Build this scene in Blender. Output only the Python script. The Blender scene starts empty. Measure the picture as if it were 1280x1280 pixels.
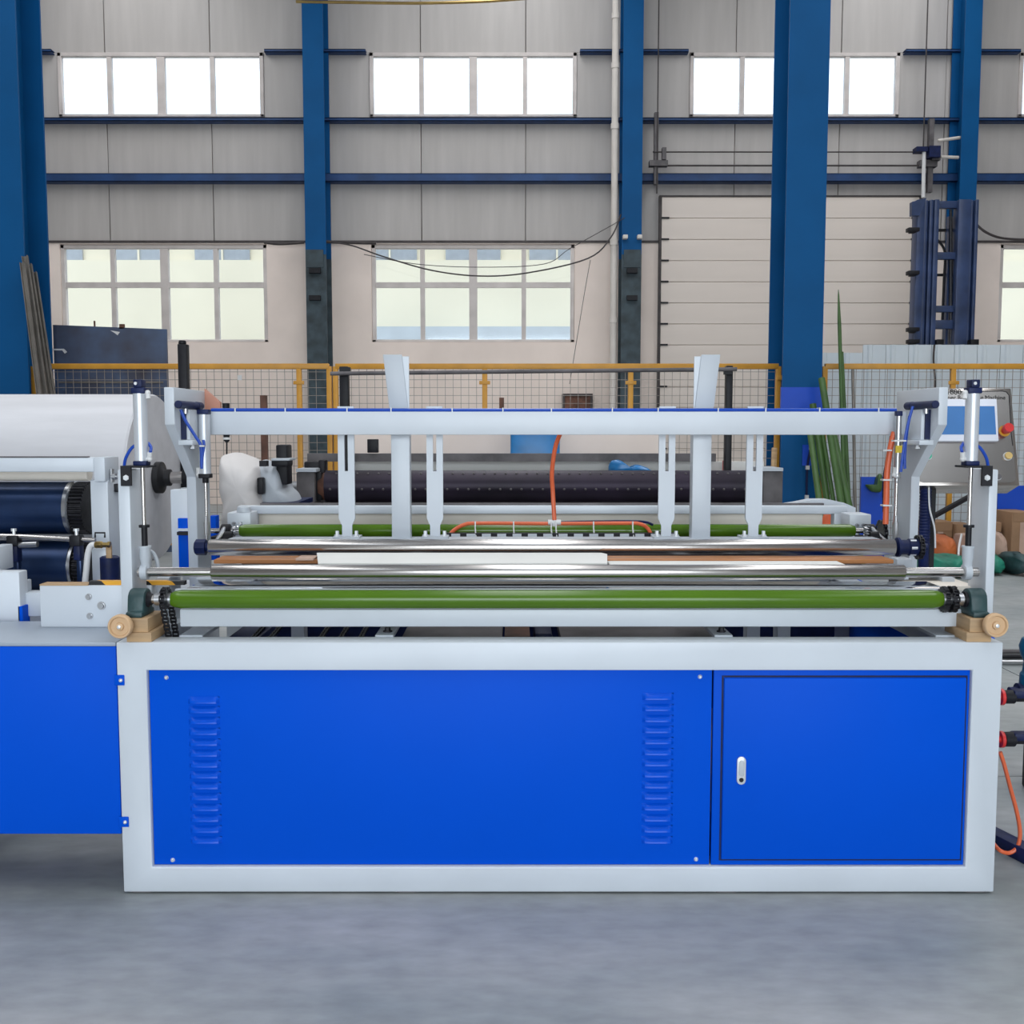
import bpy, bmesh, math, random
from mathutils import Vector, Matrix
random.seed(7)
PI = math.pi
sc = bpy.context.scene
COL = sc.collection

# ------------------------------------------------------------------ camera
TH = math.radians(4.56)          # slight downward tilt
EYE = 1.40
F = 1280.0
cam_d = bpy.data.cameras.new('camera'); cam = bpy.data.objects.new('camera', cam_d); COL.objects.link(cam)
cam.location = (0, 0, EYE); cam.rotation_euler = (PI/2 - TH, 0, 0)
cam_d.sensor_width = 36; cam_d.sensor_fit = 'HORIZONTAL'; cam_d.lens = 36.0
cam_d.clip_start = 0.05; cam_d.clip_end = 300
sc.camera = cam
# ------------------------------------------------------------------ world (bright overcast sky)
wd = bpy.data.worlds.new('sky'); sc.world = wd; wd.use_nodes = True
bg = wd.node_tree.nodes['Background']; bg.inputs[0].default_value = (0.80, 0.90, 1.0, 1); bg.inputs[1].default_value = 2.2
# ------------------------------------------------------------------ added fill lamps, standing for unseen roof skylights and a gate behind the camera
def area(name, loc, rot, sx, sy, power, color):
    l = bpy.data.lights.new(name, 'AREA'); l.shape = 'RECTANGLE'; l.size = sx; l.size_y = sy
    l.energy = power; l.color = color
    o = bpy.data.objects.new(name, l); COL.objects.link(o); o.location = loc; o.rotation_euler = rot
    return o
for sx in (-7.0, 0.0, 7.0):
    area('added_skylight_fill', (sx, 8.0, 10.7), (0, 0, 0), 1.8, 21, 440, (1.0, 0.96, 0.92))
area('added_gate_fill', (0.5, -8.6, 2.9), (PI/2, 0, 0), 9.0, 5.4, 880, (0.88, 0.95, 1.0))
# ------------------------------------------------------------------ exposure
vs = sc.view_settings
sc.display_settings.display_device = 'sRGB'
vs.view_transform = 'Standard'; vs.look = 'None'; vs.gamma = 1.0; vs.use_curve_mapping = False
vs.exposure = -0.15

# ================================================================== helpers
cT, sT = math.cos(TH), math.sin(TH)
def W(px, py, Y):
    """point at distance Y in front of the camera seen at photo position px, py"""
    t = (640.0 - py) / F
    Z = Y * (t*cT - sT) / (cT + t*sT)
    d = Y*cT - Z*sT
    return Vector(((px-640.0)/F*d, Y, EYE + Z))
def PX(px, Y, py=640): return W(px, py, Y).x
def PZ(py, Y): return W(640, py, Y).z

def mat(name, col, rough=0.5, metal=0.0, var=0.06, scale=6.0, bump=0.0, bscale=60.0, coat=0.0, spec=0.5, stretch=None, col2=None, detail=4):
    m = bpy.data.materials.new(name); m.use_nodes = True
    nt = m.node_tree; b = nt.nodes['Principled BSDF']
    tc = nt.nodes.new('ShaderNodeTexCoord')
    mp = nt.nodes.new('ShaderNodeMapping'); nt.links.new(tc.outputs['Object'], mp.inputs[0])
    if stretch: mp.inputs['Scale'].default_value = stretch
    n = nt.nodes.new('ShaderNodeTexNoise'); n.inputs['Scale'].default_value = scale; n.inputs['Detail'].default_value = detail
    nt.links.new(mp.outputs[0], n.inputs['Vector'])
    r = nt.nodes.new('ShaderNodeValToRGB'); nt.links.new(n.outputs[0], r.inputs[0])
    a = col2 if col2 else tuple(c*(1-var*2) for c in col)
    c2 = col if col2 else tuple(min(1, c*(1+var)) for c in col)
    r.color_ramp.elements[0].position = 0.3; r.color_ramp.elements[1].position = 0.7
    r.color_ramp.elements[0].color = (*a, 1); r.color_ramp.elements[1].color = (*c2, 1)
    nt.links.new(r.outputs[0], b.inputs['Base Color'])
    b.inputs['Roughness'].default_value = rough; b.inputs['Metallic'].default_value = metal
    b.inputs['Specular IOR Level'].default_value = spec
    if coat: b.inputs['Coat Weight'].default_value = coat; b.inputs['Coat Roughness'].default_value = 0.12
    if bump:
        n2 = nt.nodes.new('ShaderNodeTexNoise'); n2.inputs['Scale'].default_value = bscale
        nt.links.new(mp.outputs[0], n2.inputs['Vector'])
        bp = nt.nodes.new('ShaderNodeBump'); bp.inputs['Strength'].default_value = bump; bp.inputs['Distance'].default_value = 0.01
        nt.links.new(n2.outputs[0], bp.inputs['Height']); nt.links.new(bp.outputs[0], b.inputs['Normal'])
    return m
def emit(name, col, s):
    m = mat(name, col, 0.25); b = m.node_tree.nodes['Principled BSDF']
    b.inputs['Emission Color'].default_value = (*col, 1); b.inputs['Emission Strength'].default_value = s
    return m

M = {}
M['white'] = mat('white_machine_paint', (0.61, 0.655, 0.71), 0.38, var=0.03, scale=3, spec=0.5)
M['white2'] = mat('light_grey_machine_paint', (0.49, 0.53, 0.58), 0.42, var=0.03, scale=3)
M['blue'] = mat('blue_cabinet_paint', (0.0004, 0.082, 0.62), 0.45, var=0.02, scale=2, spec=0.06)
M['bluelouvre'] = mat('blue_louvre_paint', (0.0004, 0.082, 0.62), 0.28, var=0.02, scale=2, spec=0.18)
M['navyblue'] = mat('navy_anodised', (0.005, 0.013, 0.07), 0.5, var=0.2, scale=20, spec=0.3)
M['column'] = mat('blue_steel_column_paint', (0.003, 0.085, 0.25), 0.5, var=0.06, scale=1.5, spec=0.15)
M['columnlow'] = mat('grey_green_worn_column_paint', (0.045, 0.07, 0.085), 0.6, var=0.25, scale=5)
M['girt'] = mat('blue_girt_paint', (0.008, 0.05, 0.17), 0.5, var=0.15, scale=3)
M['green'] = mat('green_rubber_roller', (0.075, 0.165, 0.008), 0.2, var=0.05, scale=4, spec=0.4)
M['greenpole'] = mat('green_pole_paint', (0.06, 0.13, 0.035), 0.4, var=0.15, scale=3)
M['chrome'] = mat('polished_chrome', (0.62, 0.59, 0.57), 0.22, 1.0, var=0.03, scale=4)
M['steel'] = mat('brushed_steel', (0.55, 0.56, 0.58), 0.3, 1.0, var=0.08, scale=8)
M['plate'] = mat('polished_stainless_table', (0.75, 0.74, 0.74), 0.08, 1.0, var=0.03, scale=3, bump=0.05, bscale=8)
M['black'] = mat('black_metal', (0.010, 0.010, 0.014), 0.5, var=0.2, scale=15, spec=0.3)
M['blackrub'] = mat('black_rubber', (0.015, 0.015, 0.018), 0.6, var=0.2, scale=15)
M['chain'] = mat('oiled_chain_steel', (0.03, 0.03, 0.035), 0.35, 0.6, var=0.2, scale=40)
M['pillow'] = mat('dark_green_cast_iron', (0.025, 0.065, 0.07), 0.5, var=0.15, scale=20, bump=0.1, bscale=80)
M['wood'] = mat('pale_wood_block', (0.50, 0.33, 0.18), 0.6, var=0.15, scale=5, stretch=(1, 1, 8))
M['woodwheel'] = mat('tan_handwheel', (0.64, 0.42, 0.24), 0.5, var=0.06, scale=10)
M['board'] = mat('brown_board', (0.42, 0.17, 0.055), 0.45, var=0.2, scale=6, stretch=(0.3, 4, 4))
M['paper'] = mat('white_paper', (0.80, 0.80, 0.77), 0.8, var=0.02, scale=3)
M['tissue'] = mat('white_tissue_roll', (0.66, 0.66, 0.69), 0.9, var=0.04, scale=2, stretch=(1, 6, 6), bump=0.05, bscale=12)
M['orange'] = mat('orange_air_hose', (0.75, 0.14, 0.05), 0.4, var=0.05)
M['red'] = mat('red_plastic', (0.62, 0.03, 0.03), 0.35, var=0.05)
M['hose'] = mat('blue_air_hose', (0.003, 0.06, 0.42), 0.35, var=0.05)
M['fitting'] = mat('white_fitting', (0.72, 0.72, 0.72), 0.4, var=0.03)
M['alu'] = mat('aluminium_tube', (0.66, 0.69, 0.74), 0.34, 0.35, var=0.03, scale=3)
M['brass'] = mat('brass', (0.55, 0.38, 0.14), 0.3, 1.0, var=0.1)
M['navyroll'] = mat('dark_blue_steel_roll', (0.014, 0.035, 0.10), 0.3, 0.55, var=0.25, scale=5)
M['ironroll'] = mat('dark_iron_roll', (0.022, 0.014, 0.03), 0.42, 0.4, var=0.25, scale=4)
M['iron'] = mat('grey_cast_iron', (0.13, 0.12, 0.125), 0.6, 0.2, var=0.2, scale=8, bump=0.1)
M['rust'] = mat('rusty_steel', (0.16, 0.07, 0.045), 0.7, var=0.35, scale=8)
M['yellow'] = mat('yellow_fence_paint', (0.62, 0.30, 0.035), 0.45, var=0.08, scale=5)
M['wire'] = mat('galvanised_wire', (0.30, 0.26, 0.23), 0.5, 0.2, var=0.1)
M['wall'] = mat('grey_sandwich_panel', (0.50, 0.47, 0.45), 0.55, var=0.05, scale=0.8, stretch=(6, 1, 0.6))
M['plaster'] = mat('cream_plaster', (0.93, 0.80, 0.72), 0.85, var=0.05, scale=0.9, bump=0.05, bscale=20)
M['dooralu'] = mat('white_sectional_door', (0.80, 0.71, 0.64), 0.5, var=0.04, scale=0.7, stretch=(0.3, 1, 3))
M['winframe'] = mat('dirty_white_window_frame', (0.68, 0.62, 0.59), 0.5, var=0.08, scale=3)
M['pvc'] = mat('white_pvc_pipe', (0.68, 0.63, 0.58), 0.5, var=0.06, scale=2)
M['dark'] = mat('dark_wall_track', (0.06, 0.05, 0.05), 0.6, var=0.2)
M['forklift'] = mat('blue_grey_mast_paint', (0.03, 0.055, 0.14), 0.4, var=0.2, scale=4)
M['sheet'] = mat('pale_grey_sheet_metal', (0.64, 0.70, 0.74), 0.45, var=0.05, scale=1.5)
M['dirtyplate'] = mat('stained_dark_steel_plate', (0.085, 0.13, 0.23), 0.45, 0.2, var=0.3, scale=2.2, col2=(0.06, 0.055, 0.07), detail=8)
M['card'] = mat('brown_cardboard', (0.34, 0.20, 0.11), 0.8, var=0.12, scale=4)
M['cardlight'] = mat('pinkish_cardboard', (0.52, 0.36, 0.28), 0.8, var=0.1, scale=4)
M['tarp'] = mat('green_woven_sack', (0.01, 0.20, 0.13), 0.55, var=0.25, scale=5)
M['orangesack'] = mat('orange_sack', (0.60, 0.15, 0.04), 0.6, var=0.2, scale=4)
M['bluebin'] = mat('blue_plastic_sheet', (0.004, 0.07, 0.55), 0.4, var=0.06, scale=2)
M['copper'] = mat('copper_sheet', (0.55, 0.25, 0.17), 0.5, var=0.05)
M['bluefilm'] = mat('pale_blue_film_sheet', (0.02, 0.20, 0.50), 0.3, var=0.15, scale=6)
M['cover'] = mat('white_dust_cover', (0.70, 0.67, 0.66), 0.7, var=0.04, scale=5, bump=0.2, bscale=14)
M['beige'] = mat('beige_sheet', (0.86, 0.79, 0.69), 0.5, var=0.05, scale=2)
M['stainless'] = mat('stainless_console', (0.50, 0.46, 0.43), 0.2, 0.95, var=0.04, scale=3, stretch=(0.4, 3, 3))
M['screen'] = emit('blue_touch_screen', (0.05, 0.17, 0.42), 0.12)
M['bezel'] = mat('white_screen_bezel', (0.72, 0.74, 0.82), 0.4, var=0.02)
M['ink'] = mat('black_print', (0.02, 0.02, 0.02), 0.5, var=0.02)
M['btngreen'] = mat('green_button', (0.05, 0.45, 0.28), 0.3, var=0.03)
M['btnyellow'] = mat('yellow_button', (0.60, 0.42, 0.16), 0.3, var=0.03)
M['motor'] = mat('teal_motor_paint', (0.004, 0.09, 0.17), 0.4, var=0.1)
M['profile'] = mat('grey_steel_profile', (0.22, 0.20, 0.18), 0.45, 0.5, var=0.15, scale=4)
M['zip'] = mat('white_zip_tie', (0.7, 0.7, 0.7), 0.4, var=0.02)
M['facade'] = mat('cream_facade', (0.95, 0.86, 0.66), 0.8, var=0.03, scale=0.4)
M['facwin'] = mat('grey_facade_window', (0.42, 0.45, 0.48), 0.3, var=0.05)
M['asphalt'] = mat('pale_yard_concrete', (0.55, 0.53, 0.48), 0.9, var=0.06)
M['roof'] = mat('grey_roof_sheet', (0.42, 0.43, 0.45), 0.6, var=0.04, scale=0.5)
M['greytop_dimmed'] = mat('blue_grey_top_dimmed', (0.33, 0.38, 0.45), 0.45, var=0.03, scale=3)  # bluish grey sheet, colour darkened to stand for weaker light on the top
M['silver'] = mat('silver_lock', (0.74, 0.76, 0.78), 0.3, 0.4, var=0.02)
M['yellowtag'] = mat('yellow_tag', (0.75, 0.55, 0.03), 0.5, var=0.02)
# glass: mostly clear, faint reflection
g = bpy.data.materials.new('window_glass'); g.use_nodes = True; nt = g.node_tree
for nd in list(nt.nodes):
    if nd.type != 'OUTPUT_MATERIAL': nt.nodes.remove(nd)
tr = nt.nodes.new('ShaderNodeBsdfTransparent'); tr.inputs[0].default_value = (0.93, 0.95, 0.97, 1)
gl = nt.nodes.new('ShaderNodeBsdfGlossy'); gl.inputs['Roughness'].default_value = 0.05
mx = nt.nodes.new('ShaderNodeMixShader'); mx.inputs[0].default_value = 0.06
nt.links.new(tr.outputs[0], mx.inputs[1]); nt.links.new(gl.outputs[0], mx.inputs[2])
nt.links.new(mx.outputs[0], nt.nodes['Material Output'].inputs[0]); M['glass'] = g
# concrete floor: two scales of mottling, uneven sheen
fm = bpy.data.materials.new('worn_concrete_floor'); fm.use_nodes = True; nt = fm.node_tree; b = nt.nodes['Principled BSDF']
geo = nt.nodes.new('ShaderNodeNewGeometry')
n1 = nt.nodes.new('ShaderNodeTexNoise'); n1.inputs['Scale'].default_value = 1.1; n1.inputs['Detail'].default_value = 7
n2 = nt.nodes.new('ShaderNodeTexNoise'); n2.inputs['Scale'].default_value = 9; n2.inputs['Detail'].default_value = 8
mp = nt.nodes.new('ShaderNodeMapping'); mp.inputs['Scale'].default_value = (1, 2.2, 1)
nt.links.new(geo.outputs['Position'], mp.inputs[0])
nt.links.new(mp.outputs[0], n1.inputs['Vector']); nt.links.new(mp.outputs[0], n2.inputs['Vector'])
r1 = nt.nodes.new('ShaderNodeValToRGB'); nt.links.new(n1.outputs[0], r1.inputs[0])
r1.color_ramp.elements[0].position = 0.32; r1.color_ramp.elements[1].position = 0.68
r1.color_ramp.elements[0].color = (0.255, 0.28, 0.285, 1); r1.color_ramp.elements[1].color = (0.375, 0.385, 0.385, 1)
mxc = nt.nodes.new('ShaderNodeMixRGB'); mxc.blend_type = 'OVERLAY'; mxc.inputs[0].default_value = 0.3
nt.links.new(r1.outputs[0], mxc.inputs[1]); nt.links.new(n2.outputs[0], mxc.inputs[2])
nt.links.new(mxc.outputs[0], b.inputs['Base Color'])
rr = nt.nodes.new('ShaderNodeMapRange'); rr.inputs['To Min'].default_value = 0.35; rr.inputs['To Max'].default_value = 0.65
nt.links.new(n1.outputs[0], rr.inputs['Value']); nt.links.new(rr.outputs[0], b.inputs['Roughness'])
b.inputs['Specular IOR Level'].default_value = 0.35
M['floor'] = fm
# hazard stripes (printed tape)
hz = bpy.data.materials.new('black_yellow_hazard_tape'); hz.use_nodes = True; nt = hz.node_tree; b = nt.nodes['Principled BSDF']
tc = nt.nodes.new('ShaderNodeTexCoord'); wv = nt.nodes.new('ShaderNodeTexWave'); wv.inputs['Scale'].default_value = 4.2; wv.bands_direction = 'DIAGONAL'
nt.links.new(tc.outputs['Object'], wv.inputs[0]); rp = nt.nodes.new('ShaderNodeValToRGB'); rp.color_ramp.interpolation = 'CONSTANT'
rp.color_ramp.elements[0].color = (0.01, 0.01, 0.012, 1); rp.color_ramp.elements[1].color = (0.75, 0.36, 0.02, 1); rp.color_ramp.elements[1].position = 0.5
nt.links.new(wv.outputs[0], rp.inputs[0]); nt.links.new(rp.outputs[0], b.inputs['Base Color']); b.inputs['Roughness'].default_value = 0.4
M['hazard'] = hz

class MB:
    def __init__(s): s.v = []; s.f = []
    def add(s, vs, fs):
        o = len(s.v); s.v += [tuple(v) for v in vs]; s.f += [tuple(i+o for i in f) for f in fs]; return s
    def box(s, x0, y0, z0, x1, y1, z1):
        x0, x1 = min(x0, x1), max(x0, x1); y0, y1 = min(y0, y1), max(y0, y1); z0, z1 = min(z0, z1), max(z0, z1)
        v = [(x0,y0,z0),(x1,y0,z0),(x1,y1,z0),(x0,y1,z0),(x0,y0,z1),(x1,y0,z1),(x1,y1,z1),(x0,y1,z1)]
        return s.add(v, [(0,3,2,1),(4,5,6,7),(0,1,5,4),(1,2,6,5),(2,3,7,6),(3,0,4,7)])
    def pbox(s, x0, y0, x1, y1, Y, dep):
        """box whose front face lies at distance Y over the photo rectangle"""
        xm, ym = (x0+x1)/2, (y0+y1)/2
        return s.box(W(x0, ym, Y).x, Y, W(xm, y1, Y).z, W(x1, ym, Y).x, Y+dep, W(xm, y0, Y).z)
    def prism(s, pts, axis, a0, a1):
        """polygon pts (2-D) extruded along axis from a0 to a1; x:(y,z) y:(x,z) z:(x,y)"""
        def P(p, a): return {'x': (a, p[0], p[1]), 'y': (p[0], a, p[1]), 'z': (p[0], p[1], a)}[axis]
        n = len(pts)
        v = [P(p, a0) for p in pts] + [P(p, a1) for p in pts]
        f = [tuple(range(n)), tuple(range(2*n-1, n-1, -1))] + [(i, i+n, (i+1) % n + n, (i+1) % n) for i in range(n)]
        return s.add(v, f)
    def tube(s, pts, r, n=10, cap=True):
        pts = [Vector(p) for p in pts]; rs = r if isinstance(r, (list, tuple)) else [r]*len(pts)
        rings = []; prev = None
        for i, p in enumerate(pts):
            t = (pts[min(i+1, len(pts)-1)] - pts[max(i-1, 0)]).normalized()
            if prev is None:
                a = Vector((0,0,1)) if abs(t.z) < 0.9 else Vector((1,0,0)); u = t.cross(a).normalized()
            else:
                u = (prev - t*prev.dot(t)); u = u.normalized() if u.length > 1e-6 else t.orthogonal().normalized()
            prev = u; w = t.cross(u)
            rings.append([p + (u*math.cos(2*PI*k/n) + w*math.sin(2*PI*k/n))*rs[i] for k in range(n)])
        v = [q for rg in rings for q in rg]; f = []
        for i in range(len(rings)-1):
            for k in range(n):
                f.append((i*n+k, i*n+(k+1) % n, (i+1)*n+(k+1) % n, (i+1)*n+k))
        if cap: f.append(tuple(range(n-1, -1, -1))); f.append(tuple((len(rings)-1)*n+k for k in range(n)))
        return s.add(v, f)
    def cyl(s, a, b, r, n=20, r2=None): return s.tube([a, b], [r, r if r2 is None else r2], n)
    def lathe(s, c, axis, prof, n=28):
        """prof = [(distance along axis, radius)...]"""
        ax = {'x': Vector((1,0,0)), 'y': Vector((0,1,0)), 'z': Vector((0,0,1))}[axis]; c = Vector(c)
        u = Vector((0,0,1)) if axis != 'z' else Vector((1,0,0)); w = ax.cross(u); v = []; f = []
        for (d, r) in prof:
            for k in range(n): v.append(c + ax*d + (u*math.cos(2*PI*k/n) + w*math.sin(2*PI*k/n))*max(r, 1e-4))
        m = len(prof)
        for i in range(m-1):
            for k in range(n): f.append((i*n+k, (i+1)*n+k, (i+1)*n+(k+1) % n, i*n+(k+1) % n))
        f.append(tuple(range(n))); f.append(tuple((m-1)*n+k for k in range(n-1, -1, -1)))
        return s.add(v, f)
    def sphere(s, c, r, n=12): return s.lathe(c, 'z', [(-r*math.cos(PI*i/8), r*math.sin(PI*i/8)) for i in range(9)], n)

ROOT = {}
def wloc(o): return ROOT.get(o.name, Vector((0,0,0)))
def build(name, mb, m, parent=None, smooth=None, bev=0.0, seg=2):
    me = bpy.data.meshes.new(name)
    bm = bmesh.new(); vs_ = [bm.verts.new(v) for v in mb.v]
    for f in mb.f:
        try: bm.faces.new([vs_[i] for i in f])
        except ValueError: pass
    bmesh.ops.recalc_face_normals(bm, faces=bm.faces)
    if bev:
        es = [e for e in bm.edges if len(e.link_faces) == 2 and e.calc_face_angle(0) > 0.6]
        if es: bmesh.ops.bevel(bm, geom=es, offset=bev, segments=seg, profile=0.5, affect='EDGES', clamp_overlap=True)
    xs = [v.co.x for v in bm.verts]; ys = [v.co.y for v in bm.verts]; zs = [v.co.z for v in bm.verts]
    c = Vector(((min(xs)+max(xs))/2, (min(ys)+max(ys))/2, min(zs)))
    for v in bm.verts: v.co -= c
    for e in bm.edges:
        if len(e.link_faces) == 2 and e.calc_face_angle(0) > 0.62: e.smooth = False
    for f in bm.faces: f.smooth = True
    bm.to_mesh(me); bm.free()
    me.materials.append(M[m] if isinstance(m, str) else m)
    o = bpy.data.objects.new(name, me); COL.objects.link(o)
    ROOT[o.name] = c
    o.location = c
    if parent is not None: o.parent = parent; o.location = c - wloc(parent)
    return o
def thing(name, label, cat, loc=(0,0,0), group=None):
    o = bpy.data.objects.new(name, None); o.empty_display_size = 0.1; COL.objects.link(o); o.location = loc; ROOT[o.name] = Vector(loc)
    return tag(o, label, cat, group)
def tag(o, label, cat, group=None):
    o['label'] = label; o['category'] = cat
    if group: o['group'] = group
    return o
def struct(o, label=None):
    o['kind'] = 'structure'
    if label: o['label'] = label
    return o
def copy_at(src, delta, parent=None):
    """copy one object (sharing its mesh) moved by delta in world space"""
    c = src.copy(); COL.objects.link(c); w = wloc(src) + Vector(delta); ROOT[c.name] = w
    p = parent if parent is not None else src.parent
    if p is not None: c.parent = p; c.location = w - wloc(p)
    else: c.location = w
    return c
def plabel(o, l): o['label'] = l; return o
def smoothpath(pts, k=8):
    """Catmull-Rom through the points"""
    pts = [Vector(p) for p in pts]; out = []
    for i in range(len(pts)-1):
        p0 = pts[max(i-1, 0)]; p1 = pts[i]; p2 = pts[i+1]; p3 = pts[min(i+2, len(pts)-1)]
        for j in range(k):
            t = j/k
            out.append(0.5*((2*p1) + (p2-p0)*t + (2*p0-5*p1+4*p2-p3)*t*t + (3*p1-p0-3*p2+p3)*t**3))
    out.append(pts[-1]); return out
def hexbolt(c, axis, r, h):
    return MB().lathe(c, axis, [(0, r*1.6), (h*0.3, r*1.6), (h*0.3, r), (h, r*0.95)], 6)

# ================================================================== THE HALL
# ---- floor: cast slabs with open joints
floor = struct(build('floor', MB().box(-14, -10, -0.30, 14, 19.7, -0.02), 'asphalt'), 'grey concrete hall floor cast in large slabs')
xj = [-14, -4.6, 2.9, 9.0, 14]; yj = [-10, -2.3, 4.06, 10.4, 15.2, 19.5]
for i in range(len(xj)-1):
    for j in range(len(yj)-1):
        build('slab', MB().box(xj[i]+.004, yj[j]+.004, -0.02, xj[i+1]-.004, yj[j+1]-.004, 0.0), 'floor', floor)
struct(build('yard_ground', MB().box(-60, 19.75, -0.25, 60, 70, -0.05), 'asphalt'), 'pale yard outside the hall')
YW = 19.5
def XW(px, py, Y=YW): return W(px, py, Y).x
ZTOP = 10.9
zA, zB = PZ(66, YW), PZ(146.5, YW)       # upper windows
zC = PZ(303, YW)                          # top of plastered wall
zD, zE = PZ(306, YW), PZ(428, YW)        # lower windows
upper = [(73, 330), (462, 721), (862, 1124), (1273, 1535)]
lower = [(78, 335), (465, 718), (1247, 1500)]
UW = [(XW(a, 106), XW(b, 106)) for a, b in upper]
LW = [(XW(a, 366), XW(b, 366)) for a, b in lower]
wall_back = struct(build('wall_back', MB().box(-14, YW+0.12, zA+0.05, 14, YW+0.16, ZTOP).box(-14, YW+.12, zC-.08, 14, YW+.16, zB-.02), 'wall'), 'tall end wall of grey panels above cream plaster')
seams = [XW(135+130.5*k, 200) for k in range(-6, 12)]
seams = [-14] + [s for s in seams if -13.8 < s < 13.8] + [14]
for a, b in zip(seams[:-1], seams[1:]):
    build('wall_panel', MB().box(a+.005, YW, zA, b-.005, YW+.12, ZTOP), 'wall', wall_back, bev=.008, seg=1)
    build('wall_panel', MB().box(a+.005, YW, zC-.1, b-.005, YW+.12, zB), 'wall', wall_back, bev=.008, seg=1)
    # strips of panel beside the windows
    segs = [(a, b)]
    for (u0, u1) in UW:
        ns = []
        for (p, q) in segs:
            if u1 <= p or u0 >= q: ns.append((p, q)); continue
            if u0 > p: ns.append((p, u0))
            if u1 < q: ns.append((u1, q))
        segs = ns
    for (p, q) in segs:
        if q-p > .03: build('wall_panel', MB().box(p+.004, YW, zB, q-.004, YW+.12, zA), 'wall', wall_back)
# plastered lower wall with window openings
mb = MB(); YP = YW-.06
xs = [-14]; 
for (u0, u1) in LW: xs += [u0, u1]
xs += [14]
for i in range(0, len(xs), 2): mb.box(xs[i], YP, 0, xs[i+1], YW+.14, zC)
for (u0, u1) in LW:
    mb.box(u0, YP, 0, u1, YW+.14, zE); mb.box(u0, YP, zD, u1, YW+.14, zC)
build('plaster_wall', mb, 'plaster', wall_back)
build('wall_ledge', MB().box(-14, YP-.03, zC-.02, 14, YW+.02, zC+.02), 'dark', wall_back)
for py, h, dep in ((62, .055, .16), (149, .06, .2), (222, .15, .22)):
    z = PZ(py, YW-.2)
    if py == 62:
        ends = [-14] + [v for u in UW for v in u] + [14]
        spans = [(ends[i]+(.05 if i else 0), ends[i+1]-.05) for i in range(0, len(ends)-1, 2) if ends[i] < 14]
    else: spans = [(-14, 14)]
    for (p, q) in spans:
        if q > 14: q = 14
        if q-p < .05: continue
        m_ = MB()     # C channel lying on its side
        m_.box(p, YW-dep, z+h/2-.012, q, YW, z+h/2); m_.box(p, YW-dep, z-h/2, q, YW, z-h/2+.012)
        m_.box(p, YW-dep, z-h/2, q, YW-dep+.012, z+h/2)
        build('girt', m_, 'girt', wall_back)

def window(n, x0, x1, z0, z1, cols, rows, label, fr=.075):
    Y0, Y1 = YW-.03, YW+.08
    m_ = MB(); m_.box(x0, Y0, z0, x0+fr, Y1, z1).box(x1-fr, Y0, z0, x1, Y1, z1).box(x0, Y0, z1-fr, x1, Y1, z1).box(x0, Y0, z0, x1, Y1, z0+fr*.7)
    wn = struct(build('window_%d' % n, m_, 'winframe', bev=.01, seg=1), label)
    cw = (x1-x0)/cols
    for i in range(1, cols):
        w_ = .075 if i == cols//2 else .042
        build('mullion', MB().box(x0+i*cw-w_, Y0+.01, z0+fr*.7, x0+i*cw+w_, Y1-.01, z1-fr), 'winframe', wn)
    zr = [z0, z1] if rows == 1 else [z0, z0+(z1-z0)*.59, z1]
    if rows == 2: build('transom', MB().box(x0+fr, Y0+.015, zr[1]-.05, x1-fr, Y1-.02, zr[1]+.05), 'winframe', wn)
    for i in range(cols):
        for j in range(rows):
            build('pane', MB().box(x0+i*cw+.03, YW+.03, zr[j]+.03, x0+(i+1)*cw-.03, YW+.036, zr[j+1]-.03), 'glass', wn)
    return wn
names = ['upper strip window over the dark leaning steel plate', 'upper strip window between the two wall columns', 'upper strip window above the sectional door', 'upper strip window beyond the forklift mast']
for i, (a, b) in enumerate(UW): window(i+1, a, b, zB, zA, 4, 1, names[i])
names = ['lower eight-pane window behind the dark leaning steel plate', 'lower eight-pane window crossed by a sagging cable', 'lower window beside the forklift mast']
for i, (a, b) in enumerate(LW): window(i+5, a, b, zE, zD, 4, 2, names[i])

# other hall surfaces (out of view, they close the room)
struct(build('wall_left', MB().box(-14.2, -10, 0, -14, 19.7, ZTOP), 'wall'), 'grey side wall of the hall')
struct(build('wall_right', MB().box(14, -10, 0, 14.2, 19.7, ZTOP), 'wall'), 'grey side wall of the hall, right of the forklift mast')
mb = MB().box(-14, -10.2, 0, -4.1, -10, ZTOP).box(5.1, -10.2, 0, 14, -10, ZTOP).box(-4.1, -10.2, 5.7, 5.1, -10, ZTOP)
struct(build('wall_front', mb, 'wall'), 'wall with the open gate behind the viewer')
mb = MB()
for a, b in ((-14.2, -8), (-6, -1), (1, 6), (8, 14.2)): mb.box(a, -10.2, ZTOP, b, 19.7, ZTOP+.1)
for a in (-7, 0, 7): mb.box(a-1, -10.2, ZTOP, a+1, -8, ZTOP+.1).box(a-1, 18.8, ZTOP, a+1, 19.7, ZTOP+.1)
struct(build('ceiling', mb, 'roof'), 'sheet roof with long skylight slots')

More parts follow.
